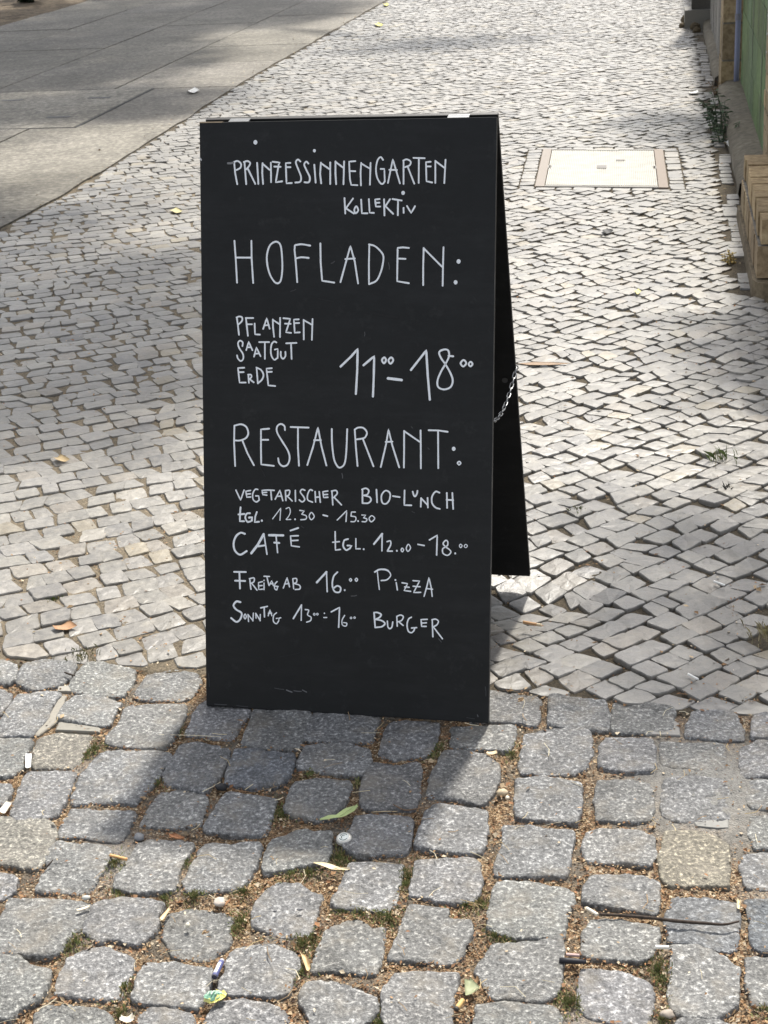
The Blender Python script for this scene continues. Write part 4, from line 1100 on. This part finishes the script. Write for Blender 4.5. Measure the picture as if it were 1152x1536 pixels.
scrap([(T1, 148, 615), (T1, 184, 615), (T1, 178, 697), (T1, 146, 697)], (.86, .86, .84), 'clean white upright scrap of paper beside the brownish granite stone')
scrap([(T1, 40, 890), (T1, 72, 898), (T1, 30, 962), (T1, -10, 950)], (.72, .66, .55), 'cream scrap of paper at the left edge below the white scrap', z=.004)
scrap([(T5, 700, 1115), (T5, 765, 1105), (T5, 775, 1140), (T5, 690, 1145)], (.80, .73, .60), 'crumpled cream tissue scrap at the bottom edge at lower left', curl=.012, z=.004)
scrap([(T7, 525, 900), (T7, 560, 890), (T7, 615, 950), (T7, 530, 995)], (.25, .27, .155), 'pale green brown three cornered leaf above the tan cigarette butt', 'fallen_leaf', 'leaf', .003, .006, M_LEAF)
scrap([(T5, 965, 55), (T5, 1010, 60), (T5, 1065, 85), (T5, 985, 80)], (.36, .17, .085), 'reddish brown curl of bark between granite stones at left centre', 'bark_piece', 'bark', .002, .006, M_WOOD, .002)
scrap([(T5, 975, 480), (T5, 985, 490), (T5, 935, 556), (T5, 920, 545)], (.70, .55, .33), 'narrow yellow wood chip left of the flat pale pebble', 'wood_chip', 'wood chip', .004, .003, M_LEAF, .002)
scrap([(T5, 440, 492), (T5, 515, 468), (T5, 520, 476), (T5, 445, 502)], (.74, .66, .50), 'thin pale wood splinter on the large stone at the lower left', 'wood_chip', 'wood chip', .0062, .002, M_LEAF, .0015)
scrap([(T6, 650, 740), (T6, 685, 760), (T6, 715, 840), (T6, 690, 850)], (.60, .46, .26), 'curled tan leaf shred in the joint at the bottom centre', 'fallen_leaf', 'leaf', .003, .008, M_LEAF)
scrap([(T3, 655, 340), (T3, 710, 330), (T3, 715, 352), (T3, 650, 352)], (.66, .53, .34), 'pale tan leaf shred right of the foot of the board', 'fallen_leaf', 'leaf', .002, .006, M_LEAF)
scrap([(T8, 975, 430), (T8, 995, 440), (T8, 990, 490), (T8, 972, 485)], (.68, .57, .36), 'yellow leaf shred at the right end of the long dark stick', 'fallen_leaf', 'leaf', .004, .005, M_LEAF)
Z0 = (0, 0); z4 = lambda x, y: (Z0, x * 3.84, y * 3.84)
scrap([z4(78, 941), z4(105, 934), z4(116, 940), z4(84, 947)], (.36, .20, .10), 'orange brown curled dead leaf on the small stones left of the board near the granite', 'fallen_leaf', 'leaf', .006, .010, M_LEAF)
scrap([z4(78, 688), z4(92, 684), z4(105, 690), z4(88, 693)], (.42, .31, .16), 'yellow brown dead leaf on the small stones at the left, higher than the orange one', 'fallen_leaf', 'leaf', .006, .010, M_LEAF)
scrap([z4(770, 546), z4(800, 543), z4(858, 546), z4(800, 549)], (.25, .16, .09), 'long dry brown leaf beside the chain of the board', 'fallen_leaf', 'leaf', .004, .006, M_LEAF)
scrap([z4(902, 346), z4(910, 343), z4(920, 347), z4(908, 351)], (.03, .03, .03), 'small black crumpled scrap below the service cover', 'plastic_scrap', 'scrap', .006, .010)
scrap([z4(951, 437), z4(957, 434), z4(962, 438), z4(955, 442)], (.62, .56, .26), 'small yellow leaf on the small stones right of the board', 'fallen_leaf', 'leaf', .006, .008, M_LEAF)
scrap([z4(254, 316), z4(264, 312), z4(274, 317), z4(262, 320)], (.52, .46, .22), 'olive yellow leaf on the small stones left of the board top', 'fallen_leaf', 'leaf', .006, .008, M_LEAF)
scrap([z4(560, 36), z4(568, 35), z4(575, 38), z4(564, 39)], (.72, .66, .18), 'lower of two bright yellow leaves beyond the board', 'fallen_leaf', 'leaf', .01, .02, M_LEAF)
scrap([z4(574, 7), z4(580, 5), z4(584, 8), z4(577, 9)], (.72, .66, .18), 'upper of two bright yellow leaves beyond the board', 'fallen_leaf', 'leaf', .01, .02, M_LEAF)
scrap([z4(280, 136), z4(292, 133), z4(300, 137), z4(286, 140)], (.85, .83, .78), 'white scrap of paper on the edge of the slabs above the board left corner', 'paper_scrap', 'paper', .01, .02)
scrap([z4(1086, 215), z4(1093, 212), z4(1098, 217), z4(1090, 220)], (.9, .9, .88), 'white scrap of paper by the wall foot near the green weed', 'paper_scrap', 'paper', .02, .03)
scrap([z4(1033, 138), z4(1046, 136), z4(1048, 140), z4(1034, 141)], (.85, .84, .8), 'flat white scrap at the wall foot beyond the green weed', 'paper_scrap', 'paper', .012, .02)

def pebble(tile, zx, zy, rx, ry, rz, col, label, z=.006, name='pebble'):
    c = at(tile, zx, zy, z); b = MB(); n_, m_ = 14, 8; vs = []
    for j in range(m_ + 1):
        th_ = pi * j / m_
        for i in range(n_):
            q = 2 * pi * i / n_; d = np.array([sin(th_) * cos(q), sin(th_) * sin(q), cos(th_)]); k_ = 1 + .28 * nz(d[0] * 1.6 + zx, d[1] * 1.6, d[2] * 1.6)
            vs.append(c + d * np.array([rx, ry, rz]) * k_)
    fs = [(j * n_ + i, (j + 1) * n_ + i, (j + 1) * n_ + (i + 1) % n_, j * n_ + (i + 1) % n_) for j in range(m_) for i in range(n_)]
    b.add(vs, fs, col); return single(b, name, M_LITTER, label, 'pebble')
pebble(T6, 190, 450, .0105, .0125, .006, (.50, .44, .38), 'flat pinkish grey pebble in the joint at lower left', .002)
pebble(T6, 6, 582, .0042, .0055, .004, (.62, .58, .47), 'small cream pebble on top of a granite stone at lower left', .006)
pebble(T3, 745, 572, .0105, .009, .007, (.52, .42, .28), 'lumpy tan pebble in the joint right of the shadow', .001)
pebble(T3, 772, 600, .0038, .0045, .003, (.78, .70, .55), 'tiny pale pebble touching the lumpy tan pebble', .004)
pebble(T2, 200, 540, .0120, .0095, .007, (.018, .018, .02), 'black charred lump in the joint in the shadow of the board', .003, 'charred_lump')
pebble(T8, 570, 1095, .011, .009, .006, (.34, .29, .24), 'brown pebble at the bottom edge below the thick moss', .001)
pebble(T6, 508, 502, .0035, .002, .002, (.16, .16, .165), 'left of two dark chips on the stone under the dry winged seed', .006)
pebble(T6, 652, 492, .0052, .0025, .002, (.16, .16, .165), 'right of two dark chips on the stone under the dry winged seed', .006)
pebble(T5, 495, 425, .007, .005, .004, (.46, .46, .42), 'grey flat pebble above the big lower left stone', .002)
pebble(T5, 800, 75, .010, .011, .006, (.15, .155, .165), 'dark grey stone chip between granite stones left of centre', .000)

# small blue and white tube
p, q = at(T6, 205, 785, .006), at(T6, 160, 880, .006); root = tag(empty('lip_balm_tube', p), 'small blue and white plastic tube in the joint at lower left', 'tube'); d = q - p
for nm, s0, s1, rad, col in (('body', .1, .96, .0046, (.09, .10, .24)), ('cap', 0, .12, .0041, (.42, .42, .44)), ('end_ring', .96, 1.03, .0044, (.04, .04, .07))):
    b = MB(); b.tube([p + d * s0, p + d * s1], rad, 14, col); keep(b.build(nm, M_LITTER), root)
b = MB(); e = np.cross(d / np.linalg.norm(d), UZ); e /= np.linalg.norm(e)
for i in range(6):
    a0, a1 = .7 + i * .22, .7 + (i + 1) * .22
    g_ = lambda s, a: p + d * s + (e * cos(a) + UZ * sin(a)) * .0048
    b.add([g_(.24, a0), g_(.86, a0), g_(.86, a1), g_(.24, a1)], [(0, 1, 2, 3)], (.78, .78, .80))
keep(b.build('white_label', M_LITTER), root)

# green and yellow sweet wrapper
def wrapper():
    c = at(T6, 165, 1008, .004); root = tag(empty('sweet_wrapper', c), 'crumpled green and yellow sweet wrapper beside the bottom left granite stones', 'wrapper')
    for nm, k_, col, dz in (('yellow_rim', 1.0, (.58, .56, .16), 0), ('green_face', .78, (.16, .33, .23), .0022)):
        b = MB(); n_ = 26; vs = []; hw_ = np.array([.0172, .0125])
        for r in (1.0, .75, .5, .25):
            for i in range(n_):
                q = 2 * pi * i / n_; rr = k_ * r * (1 + .16 * nz(cos(q) * 2, sin(q) * 2, 7))
                x, y = hw_[0] * rr * cos(q) + .004 * sin(q) * rr, hw_[1] * rr * sin(q) * 1.15
                z = .005 + .0045 * (1 - r) + .0045 * nz(x * 190, y * 190, 5) + dz
                vs.append(c + np.array([x + (-.003 if nm == 'green_face' else 0), y, z]))
        vs.append(c + UZ * (.0085 + dz)); fs = [(a * n_ + i, a * n_ + (i + 1) % n_, (a + 1) * n_ + (i + 1) % n_, (a + 1) * n_ + i) for a in range(3) for i in range(n_)]
        fs += [(3 * n_ + i, 3 * n_ + (i + 1) % n_, 4 * n_) for i in range(n_)]
        b.add(vs, fs, col); keep(b.build(nm, M_FOIL), root)
    b = MB()
    for s in (-.008, -.002, .004): b.tube([c + np.array([s - .003, -.004, .0125]), c + np.array([s, .001, .0145]), c + np.array([s + .003, .005, .0115])], .0010, 5, (.62, .74, .62))
    keep(b.build('white_stripe', M_FOIL), root)
M_FOIL = tinted('foil', .3, .5, 0, 120, .8, 1.2)
wrapper()
# black plastic stub with a pinkish tip
p, q = at(T8, -50, 785, .005), at(T8, 105, 795, .005); d = q - p
root = tag(empty('plastic_stub', p), 'flattened black plastic stub with a pink end in the joint at lower right', 'scrap')
b = MB(); b.tube([p, p + d * .3, p + d * .65, q], [.0042, .005, .0046, .003], 10, (.018, .018, .024)); keep(b.build('body', M_LITTER, smooth=True), root)
b = MB(); p2, q2 = at(T8, -10, 752, .006), at(T8, 66, 758, .006); b.tube([p2, q2], .0028, 8, (.52, .36, .33)); keep(b.build('pink_end', M_LITTER), root)
# sandstone slivers wedged between the granite stones
def sliver(tile, s, col, label, z=-.002):
    P2 = np.array([at(tile, *map(float, q.split(',')), z)[:2] for q in s.split()]); b = MB(); n_ = len(P2)
    if area(P2) < 0: P2 = P2[::-1]
    c = P2.mean(0); vs = []
    for f, dz in ((1.0, -.02), (1.0, -.002), (.93, 0)):
        vs += [(*(c + (p_ - c) * f), z + dz) for p_ in P2]
    fs = [(a * n_ + i, a * n_ + (i + 1) % n_, (a + 1) * n_ + (i + 1) % n_, (a + 1) * n_ + i) for a in range(2) for i in range(n_)] + [tuple(2 * n_ + i for i in range(n_))]
    b.add(vs, fs, col); return single(b, 'stone_sliver', M_LITTER, label, 'stone', False)
sliver(T1, "352,278 388,278 332,430 225,508 196,508 268,420", (.26, .24, .20), 'long cream stone sliver wedged upright between granite stones at the left')
sliver(T1, "338,428 400,438 578,466 574,490 420,482 318,478", (.235, .22, .185), 'flat cream stone sliver lying above the brownish granite stone')
sliver(T1, "335,228 395,222 412,256 330,254", (.30, .28, .24), 'smallest cream stone sliver below the granite edge row at the left')
sliver(T4, "610,232 640,240 648,318 480,312 470,302 600,288", (.25, .24, .22), 'grey angled stone sliver below the second granite stone from the right border')
sliver(T4, "720,818 925,793 928,850 860,852 740,840", (.20, .196, .18), 'wide grey stone sliver between the mortar filled granite stones at the right')

# pale and dark single stones are part of the paving; tufts of grass on it are plants
def tuft(px, py, n_, h, col, label, spread=.03, lean=(0, 0), w=.0011, z=0, name='grass_tuft', cat='grass tuft'):
    c = G(px, py, z); b = MB(); rt = random.Random(int(px * 7 + py))
    for i in range(n_):
        a = rt.uniform(0, 6.3); r = abs(rt.gauss(0, spread)); o = c + np.array([r * cos(a), r * sin(a), -.008]); hh = h * rt.uniform(.4, 1.1)
        bd = rt.uniform(0, 6.3); l = hh * rt.uniform(.3, .9); d = np.array([cos(bd) * l + lean[0] * hh, sin(bd) * l + lean[1] * hh, 0]); e = np.array([-sin(bd), cos(bd), 0]) * w
        v = rt.uniform(.65, 1.2); cl = tuple(q * v for q in (col if rt.random() > .25 else (.42, .36, .18)))
        b.add([o - e, o + e, o + d * .4 + UZ * hh * .7 + e * .8, o + d + UZ * hh, o + d * .4 + UZ * hh * .7 - e * .8], [(0, 1, 2, 3, 4)], cl)
    return tag(b.build(name, M_GREEN), label, cat, 'tufts in the paving')
tuft(1083, 688, 40, .045, (.12, .16, .05), 'thin grass tuft growing between small stones at the right edge', .03, (-.3, -.1), .0012)
tuft(1093, 737, 20, .03, (.05, .05, .045), 'short blackish tuft between the small stones at the right', .008)
tuft(865, 765, 40, .02, (.14, .16, .05), 'low mossy tuft between small stones right of the board', .02)
tuft(1150, 950, 70, .03, (.42, .36, .22), 'dry straw coloured tuft in the hole at the right edge', .03)
tuft(120, 982, 70, .016, (.16, .17, .06), 'low mossy tuft at the granite edge at the far left', .03, (0, 0), .001)
tuft(75, 899, 40, .014, (.12, .17, .05), 'tiny green tuft among small stones left of the board', .015)

# ------------------------------------------------------------------ the wall along the right
def brick_mat(name, c0, c1, c2, rough=.85):
    m, nt, b = mat(name, rough, .3)
    p = pos(nt); a = noise_tex(nt, 30, 5, .65, p); d = noise_tex(nt, 3, 3, .6, p)
    nt.links.new(mix(nt, mix(nt, ramp(nt, a, [(.3, c0), (.5, c1), (.72, c2)]), ramp(nt, d, [(.3, (.7, .7, .7)), (.7, (1.15,) * 3)])), tint(nt)), b.inputs['Base Color'])
    bump(nt, b, a, .6, .004); return m
M_TAN = brick_mat('tan_brick', (.20, .145, .085), (.33, .25, .15), (.46, .37, .24))
M_MORT = brick_mat('mortar', (.10, .09, .075), (.18, .165, .14), (.26, .24, .2))
M_GRN = brick_mat('green_paint', (.06, .105, .042), (.10, .165, .068), (.155, .225, .105), .7)
M_PLINTH = brick_mat('plinth_concrete', (.085, .072, .052), (.145, .125, .092), (.22, .195, .15))

def brickwork(b, t0, t1, r0, r1_, z0, z1, bl=.24, bh=.071, jt=.010, soldier=False, seed=1, proud=.004):
    """bricks standing slightly proud of a mortar core, on the street face, the top and both ends"""
    rb = random.Random(seed); core = MB()
    core.box(wp((t0 + t1) / 2, (r0 + r1_) / 2, (z0 + z1) / 2), AX * ((t1 - t0) / 2 - proud), RX * ((r1_ - r0) / 2 - proud), UZ * ((z1 - z0) / 2 - proud))
    nr = max(1, int(round((z1 - z0) / (bh + jt)))); hh = (z1 - z0) / nr
    for j in range(nr):
        za, zb = z0 + j * hh + jt / 2, z0 + (j + 1) * hh - jt / 2
        t = t0 - (bl / 2 if j % 2 else 0)
        while t < t1 - .01:
            ta, tb = max(t, t0), min(t + bl, t1) - jt; t += bl
            if tb - ta < .02: continue
            q = rb.uniform(.78, 1.15); k_ = (q, q * rb.uniform(.97, 1.02), q * rb.uniform(.92, 1.03)); o = rb.uniform(-.002, .003)
            b.box(wp((ta + tb) / 2, (r0 + r1_) / 2 - o, (za + zb) / 2), AX * (tb - ta) / 2, RX * ((r1_ - r0) / 2), UZ * (zb - za) / 2, k_)
    return core

def low_wall():
    root = tag(empty('low_brick_wall', wp(.8, .1)), 'low yellow brick wall with upright top bricks ending in a rounded stone foot', 'brick wall')
    b = MB(); core = brickwork(b, .03, 1.29, -.040, .075, .055, .185, .20, .085, .009, seed=4)
    keep(core.build('mortar_core', M_MORT), root); keep(b.build('brick_courses', M_TAN), root)
    c = MB(); rb = random.Random(6); t = .035
    while t < 1.25:
        w = .128; q = rb.uniform(.95, 1.4)
        c.box(wp(t + w / 2, .022 + rb.uniform(-.004, .004), .233 + rb.uniform(-.004, .004)), AX * (w / 2 - .006), RX * .05, UZ * .047, (q, q * .98, q * .92)); t += w + .004
    keep(c.build('top_bricks', M_TAN), root)
    f = MB(); pts = []
    for i in range(13):
        a = pi / 2 + pi * i / 12; pts.append((cos(a) * .11, sin(a) * .072))
    top = [wp(.05 + x * .8, .02 + y, .052) for x, y in pts]; low = [wp(.05 + x, .02 + y * 1.1, -.03) for x, y in pts]; n_ = len(pts)
    far_ = [wp(1.34, .02 - .072, .052), wp(1.34, .02 + .072, .052)]; farl = [wp(1.34, .02 - .08, -.03), wp(1.34, .02 + .08, -.03)]
    ring_t = top + far_; ring_l = low + farl; m_ = len(ring_t)
    f.add(ring_l + ring_t, [tuple(m_ + i for i in range(m_))] + [(i, (i + 1) % m_, m_ + (i + 1) % m_, m_ + i) for i in range(m_)], (1.1, 1.0, .85))
    keep(f.build('stone_foot', M_PLINTH), root)
low_wall()

def pier(name, label, t0, t1, r0, r1_, z1, seed, bl=.24, bh=.071, m=None):
    root = tag(empty(name, wp((t0 + t1) / 2, (r0 + r1_) / 2)), label, 'brick pillar', 'brick pillars along the wall')
    b = MB(); core = brickwork(b, t0, t1, r0, r1_, -.02, z1, bl, bh, .012, seed=seed)
    keep(core.build('mortar_core', M_MORT), root); keep(b.build('brick_courses', m or M_TAN), root)
    c = MB(); c.box(wp((t0 + t1) / 2, (r0 + r1_) / 2, z1 + .035), AX * ((t1 - t0) / 2 + .03), RX * ((r1_ - r0) / 2 + .03), UZ * .035); keep(c.build('coping', M_PLINTH), root)
pier('brick_pillar', 'light brown brick pillar standing behind the low yellow brick wall', .02, 1.95, .085, .42, 1.9, 8)
pier('brick_pillar', 'narrow brown brick pillar of big blocks between the green wall and grey boards', 4.98, 5.42, -.005, .30, 2.1, 9, .44, .225)

def green_wall():
    root = tag(empty('green_wall', wp(3.4, .1)), 'green painted block wall with dark streaks on a low concrete plinth', 'wall')
    b = MB(); rb = random.Random(3)
    core = MB(); core.box(wp(3.35, .245, 1.1), AX * 1.45, RX * .12, UZ * 1.12); keep(core.build('mortar_core', M_GRN), root)
    nr = 9
    for j in range(nr):
        za, zb = .08 + j * .235, .08 + (j + 1) * .235 - .004; t = 1.85 + (0 if j % 2 else -.22)
        while t < 4.83:
            ta, tb = max(1.85, t), min(4.83, t + .44) - .004; t += .44
            if tb - ta < .03: continue
            q = rb.uniform(.8, 1.15); b.box(wp((ta + tb) / 2, .165 - rb.uniform(0, .002), (za + zb) / 2), AX * (tb - ta) / 2, RX * .05, UZ * (zb - za) / 2, (q * rb.uniform(.9, 1.1), q, q * rb.uniform(.8, 1.1)))
    keep(b.build('painted_blocks', M_GRN), root)
    d = MB()
    for tt, z0, z1, w, col in ((2.35, .55, 1.3, .03, (.62, .58, .68)), (2.3, .2, 1.6, .012, (.08, .09, .07)), (3.6, .15, 1.9, .02, (.05, .075, .045)), (3.1, .3, 1.7, .012, (.06, .09, .05)), (4.2, .2, 1.2, .016, (.07, .12, .05)), (2.7, .1, .9, .02, (.06, .085, .05))):
        n_ = 10; pts = [wp(tt + .03 * nz(i * .7, tt, 1), .1122, z0 + (z1 - z0) * i / n_) for i in range(n_ + 1)]; vs = []
        for i, p in enumerate(pts):
            ww = w * (1 - abs(2 * i / n_ - 1) ** 3 * .8); vs += [p - AX * ww - RX * .001 * (tt % .3), p + AX * ww - RX * .001 * (tt % .3)]
        d.add(vs, [(2 * i, 2 * i + 1, 2 * i + 3, 2 * i + 2) for i in range(n_)], col)
    keep(d.build('paint_streaks', M_LITTER), root)
    p = MB(); n_ = 30; vs = []
    for i in range(n_ + 1):
        t = 1.8 + 3.2 * i / n_; w = .012 * nz(t * 3, 4, 1)
        for r, z in ((-.03 + w, -.03), (-.02 + w, .055), (.03 + w * .5, .088), (.12, .10)): vs.append(wp(t, r, z))
    p.add(vs, [(4 * i + k, 4 * i + k + 1, 4 * i + k + 5, 4 * i + k + 4) for i in range(n_) for k in range(3)]); keep(p.build('plinth', M_PLINTH, smooth=True), root)
green_wall()
# blue grey rain pipe
root = tag(empty('rain_pipe', wp(4.9, .05)), 'slim blue grey rain pipe between the green wall and the brick pillar', 'pipe')
b = MB(); b.tube([wp(4.89, .088, z) for z in np.linspace(.06, 2.3, 12)], .017, 14, (.22, .24, .36)); keep(b.build('pipe', M_LITTER, smooth=True), root)
for z in (.5, 1.5):
    b = MB(); b.tube([wp(4.89, .088, z - .02), wp(4.89, .088, z + .02)], .021, 14, (.2, .2, .25)); keep(b.build('bracket', M_LITTER), root)
# grey boarded fence
root = tag(empty('board_fence', wp(7, .1)), 'weathered grey vertical board fence beyond the narrow brick pillar', 'fence')
b = MB(); rb = random.Random(5); t = 5.46
while t < 8.7:
    w = rb.uniform(.10, .14); q = rb.uniform(.75, 1.1); b.box(wp(t + w / 2, .035 + rb.uniform(-.006, .006), 1.05), AX * (w / 2 - .003), RX * .011, UZ * 1.0, (.30 * q, .285 * q, .26 * q)); t += w
keep(b.build('boards', M_WOOD), root)
b = MB()
for z in (.5, 1.6): b.box(wp(7.08, .080, z), AX * 1.6, RX * .03, UZ * .04, (.25, .22, .19))
keep(b.build('rails', M_WOOD), root)
b = MB(); n_ = 20; vs = []
for i in range(n_ + 1):
    t = 5.4 + 3.4 * i / n_
    for r, z in ((-.04, -.03), (-.03, .05), (.01, .075), (.12, .08)): vs.append(wp(t, r + .01 * nz(t * 2, 1, 3), z))
b.add(vs, [(4 * i + k, 4 * i + k + 1, 4 * i + k + 5, 4 * i + k + 4) for i in range(n_) for k in range(3)]); keep(b.build('plinth', M_PLINTH, smooth=True), root)
# dark post with rubble at its foot, at the far end of the fence
root = tag(empty('dark_post', wp(9.0, -.05)), 'dark weathered post at the far end of the grey board fence', 'post')
b = MB(); b.box(wp(9.0, -.02, 1.0), AX * .11, RX * .11, UZ * 1.05, (.085, .08, .07)); keep(b.build('shaft', M_WOOD), root)
b = MB(); b.box(wp(9.0, -.02, .06), AX * .17, RX * .17, UZ * .09, (.2, .19, .165)); keep(b.build('foot', M_LITTER), root)
tt_ = [(8.72, -.10, .05, .04), (8.5, -.09, .04, .03), (9.25, -.16, .06, .05), (8.9, -.2, .04, .03)]
for (t, r, a, h), lb in zip(tt_, ('brown rubble stone in front of the dark post foot', 'smaller brown rubble stone nearest the grey fence foot', 'grey rubble stone behind the dark post', 'rubble stone furthest out on the paving beside the dark post')):
    c = wp(t, r, h * .5); b = MB(); n_, m_ = 10, 6; vs = []
    for j in range(m_ + 1):
        for i in range(n_):
            q, th_ = 2 * pi * i / n_, pi * j / m_; d = np.array([sin(th_) * cos(q), sin(th_) * sin(q), cos(th_)]); vs.append(c + d * np.array([a, a * .8, h]) * (1 + .4 * nz(d[0] * 1.8 + t, d[1] * 1.8, d[2] * 1.8)))
    b.add(vs, [(j * n_ + i, (j + 1) * n_ + i, (j + 1) * n_ + (i + 1) % n_, j * n_ + (i + 1) % n_) for j in range(m_) for i in range(n_)], (.7, .62, .5))
    tag(b.build('rubble_stone', M_PLINTH), lb, 'stone', 'rubble by the dark post')
# far wall going on behind
root = tag(empty('brick_wall', wp(14, .3)), 'dark brick wall going on beyond the dark post', 'wall')
b = MB(); core = brickwork(b, 9.3, 18.0, .02, .3, -.02, 2.2, .5, .15, .012, seed=12); keep(core.build('mortar_core', M_MORT), root); keep(b.build('brick_courses', brick_mat('dark_brick', (.06, .05, .04), (.11, .09, .07), (.17, .14, .11))), root)

# weeds at the foot of the wall
def weed(px, py, label, stems, h, lean, col, leaf=.03, name='weed', nl=11):
    c = G(px, py, 0); root = tag(empty(name, c), label, 'weed', 'weeds at the wall foot'); rt = random.Random(int(px)); st = MB(); lf = MB()
    for i in range(stems):
        a = rt.uniform(0, 6.3); hh = h * rt.uniform(.55, 1.1); o = c + np.array([rt.gauss(0, .03), rt.gauss(0, .03), -.01])
        tip = o + UZ * hh + np.array([cos(a) * hh * .3 + lean[0] * hh, sin(a) * hh * .3 + lean[1] * hh, 0]); mid = (o + tip) / 2 + UZ * hh * .12
        pts = smooth_line([o, mid, tip]); st.tube(pts, [.0032 * (1 - .7 * k / len(pts)) for k in range(len(pts))], 5, tuple(q * .9 for q in col))
        for k in range(nl):
            s = .15 + .85 * k / nl; p = pts[min(len(pts) - 1, int(s * len(pts)))]; b_ = rt.uniform(0, 6.3); l = leaf * rt.uniform(.6, 1.3) * (1.25 - .5 * s)
            d = np.array([cos(b_), sin(b_), rt.uniform(-.3, .5)]); d /= np.linalg.norm(d); e = np.cross(d, UZ); e /= np.linalg.norm(e); n_ = np.cross(e, d); v = rt.uniform(.6, 1.3)
            lf.add([p, p + d * l * .35 + e * l * .22 + n_ * l * .04, p + d * l * .75 + e * l * .15, p + d * l - UZ * l * .2, p + d * l * .75 - e * l * .15, p + d * l * .35 - e * l * .22 + n_ * l * .04], [(0, 1, 2, 3), (0, 3, 4, 5)], tuple(q * v for q in col))
    keep(st.build('stem', M_GREEN), root); keep(lf.build('foliage', M_GREEN), root)
weed(1074, 196, 'dark green leafy weed growing at the foot of the green wall', 11, .25, (-.3, -.3), (.10, .145, .09), .045, nl=11)
weed(1086, 212, 'smaller sparse green weed nearest the service cover at the wall foot', 4, .17, (-.3, -.5), (.07, .11, .06), .04)
weed(1091, 392, 'small yellow withered weed beside the low brick wall', 5, .06, (-.2, -.2), (.42, .32, .12), .022, nl=8)
weed(1080, 140, 'brown withered weed at the foot of the narrow brick pillar', 6, .10, (-.3, -.2), (.20, .13, .065), .03, nl=7)
weed(1046, 20, 'grey brown dry weed beside the dark post', 6, .25, (-.3, -.1), (.17, .14, .10), .04, nl=8)

# low shrub on the soil far left
weed(42, 6, 'dark low shrub on the planted soil at the far left corner', 26, .5, (.1, -.1), (.035, .05, .025), .10, 'shrub', 14)

# ------------------------------------------------------------------ street trees whose crowns shade the paving
M_BARK = tinted('bark', .9, .2, 0, 25, .6, 1.3, .8, .02)
def tree(base, label, trunk_h, rad, clusters, seed):
    root = tag(empty('linden_tree', base), label, 'tree', 'street trees'); rt = random.Random(seed); base = np.array(base, float); tr = MB(); cr = MB()
    top = base + UZ * trunk_h
    pts = smooth_line([base - UZ * .2, base + UZ * trunk_h * .4 + np.array([.05, .03, 0]), top, top + UZ * 2.2 + np.array([.2, .1, 0])])
    tr.tube(pts, [rad * (1.35 - .35 * min(1, i / 3)) * (1 - .55 * i / len(pts)) for i in range(len(pts))], 12, (.12, .10, .08))
    for c, r, n_ in clusters:
        c = np.array(c, float)
        if isinstance(r, (int, float)): r = (r, r, r * .5)
        mid = (top + c) / 2 + UZ * .5; L = smooth_line([top - UZ * .2, mid, c])
        tr.tube(L, [rad * .38 * (1 - .8 * i / len(L)) for i in range(len(L))], 7, (.12, .10, .08))
        for k in range(5):
            e = c + np.array([rt.gauss(0, .6) * r[0], rt.gauss(0, .6) * r[1], rt.gauss(0, .5) * r[2]]); tr.tube([L[len(L) * 2 // 3], (L[len(L) * 2 // 3] + e) / 2 + UZ * .1, e], [rad * .12, rad * .08, .008], 5, (.12, .10, .08))
        i = 0
        while i < n_:
            # leaves sit in sprays
            s = np.array([rt.gauss(0, 1) for _ in range(3)]); s = s / np.linalg.norm(s) * rt.random() ** (1 / 2.6); sc_ = c + s * np.array(r)
            for _ in range(14):
                p = sc_ + np.array([rt.gauss(0, .13), rt.gauss(0, .13), rt.gauss(0, .07)]); a = rt.uniform(0, 6.3); l = rt.uniform(.07, .12)
                d = np.array([cos(a), sin(a), rt.uniform(-.5, .2)]); d /= np.linalg.norm(d); e = np.cross(d, UZ) + UZ * rt.gauss(0, .3); e /= np.linalg.norm(e); v = rt.uniform(.7, 1.2)
                cr.add([p, p + d * l * .3 + e * l * .42, p + d * l * .7 + e * l * .3, p + d * l, p + d * l * .7 - e * l * .3, p + d * l * .3 - e * l * .42], [(0, 1, 2, 3), (0, 3, 4, 5)], (.05 * v, .10 * v, .025 * v)); i += 1
    keep(tr.build('trunk', M_BARK, smooth=True), root); keep(cr.build('crown', M_GREEN), root)
SD = np.array(SUN_DIR)
def over(x, y, h):
    """the point at height h that shades ground point x, y"""
    return np.array([x, y, 0]) + SD * (h / SD[2])
tree((-3.4, 24.6, 0), 'linden tree beyond the slabs at the far left', 3.2, .2, [
    (over(-2.6, 18.5, 6.6), (2.5, 2.6, 1.2), 13000), (over(-3.2, 14.6, 5.6), (2.1, 2.2, 1.0), 10500), (over(-.9, 18.6, 6.0), (1.1, 1.8, .8), 3800), (over(.75, 14.4, 5.2), (1.3, .45, .3), 520), (over(-6, 17, 7), (2.5, 2.5, 1.2), 3500)], 1)
tree((-4.6, 10.6, 0), 'linden tree at the left of the paving', 3.0, .17, [
    (over(-1.35, 5.8, 5.0), (1.15, 1.5, 1.0), 2500), (over(-1.9, 8.0, 5.4), (.8, .9, .8), 700), (over(-1.95, 11.9, 5.0), (1.05, .9, .6), 2400), (over(-2.6, 6.0, 5.2), (1.2, 1.5, .8), 1500), (over(-4.2, 10.5, 5.8), (2.2, 2.4, 1.1), 3200)], 2)
tree((3.9, 7.6, 0), 'linden tree behind the wall at the right', 3.0, .16, [
    (over(.80, 3.2, 4.2), (.42, .85, .45), 420), (over(1.35, 5.2, 4.4), (.32, .5, .3), 330), (over(1.75, 9.6, 4.6), (.3, .5, .3), 180), (over(1.9, 3.2, 5.0), (.8, 1.6, .9), 1200), (np.array([4.4, 7.8, 5.8]), (1.8, 1.8, 1.2), 2600)], 3)
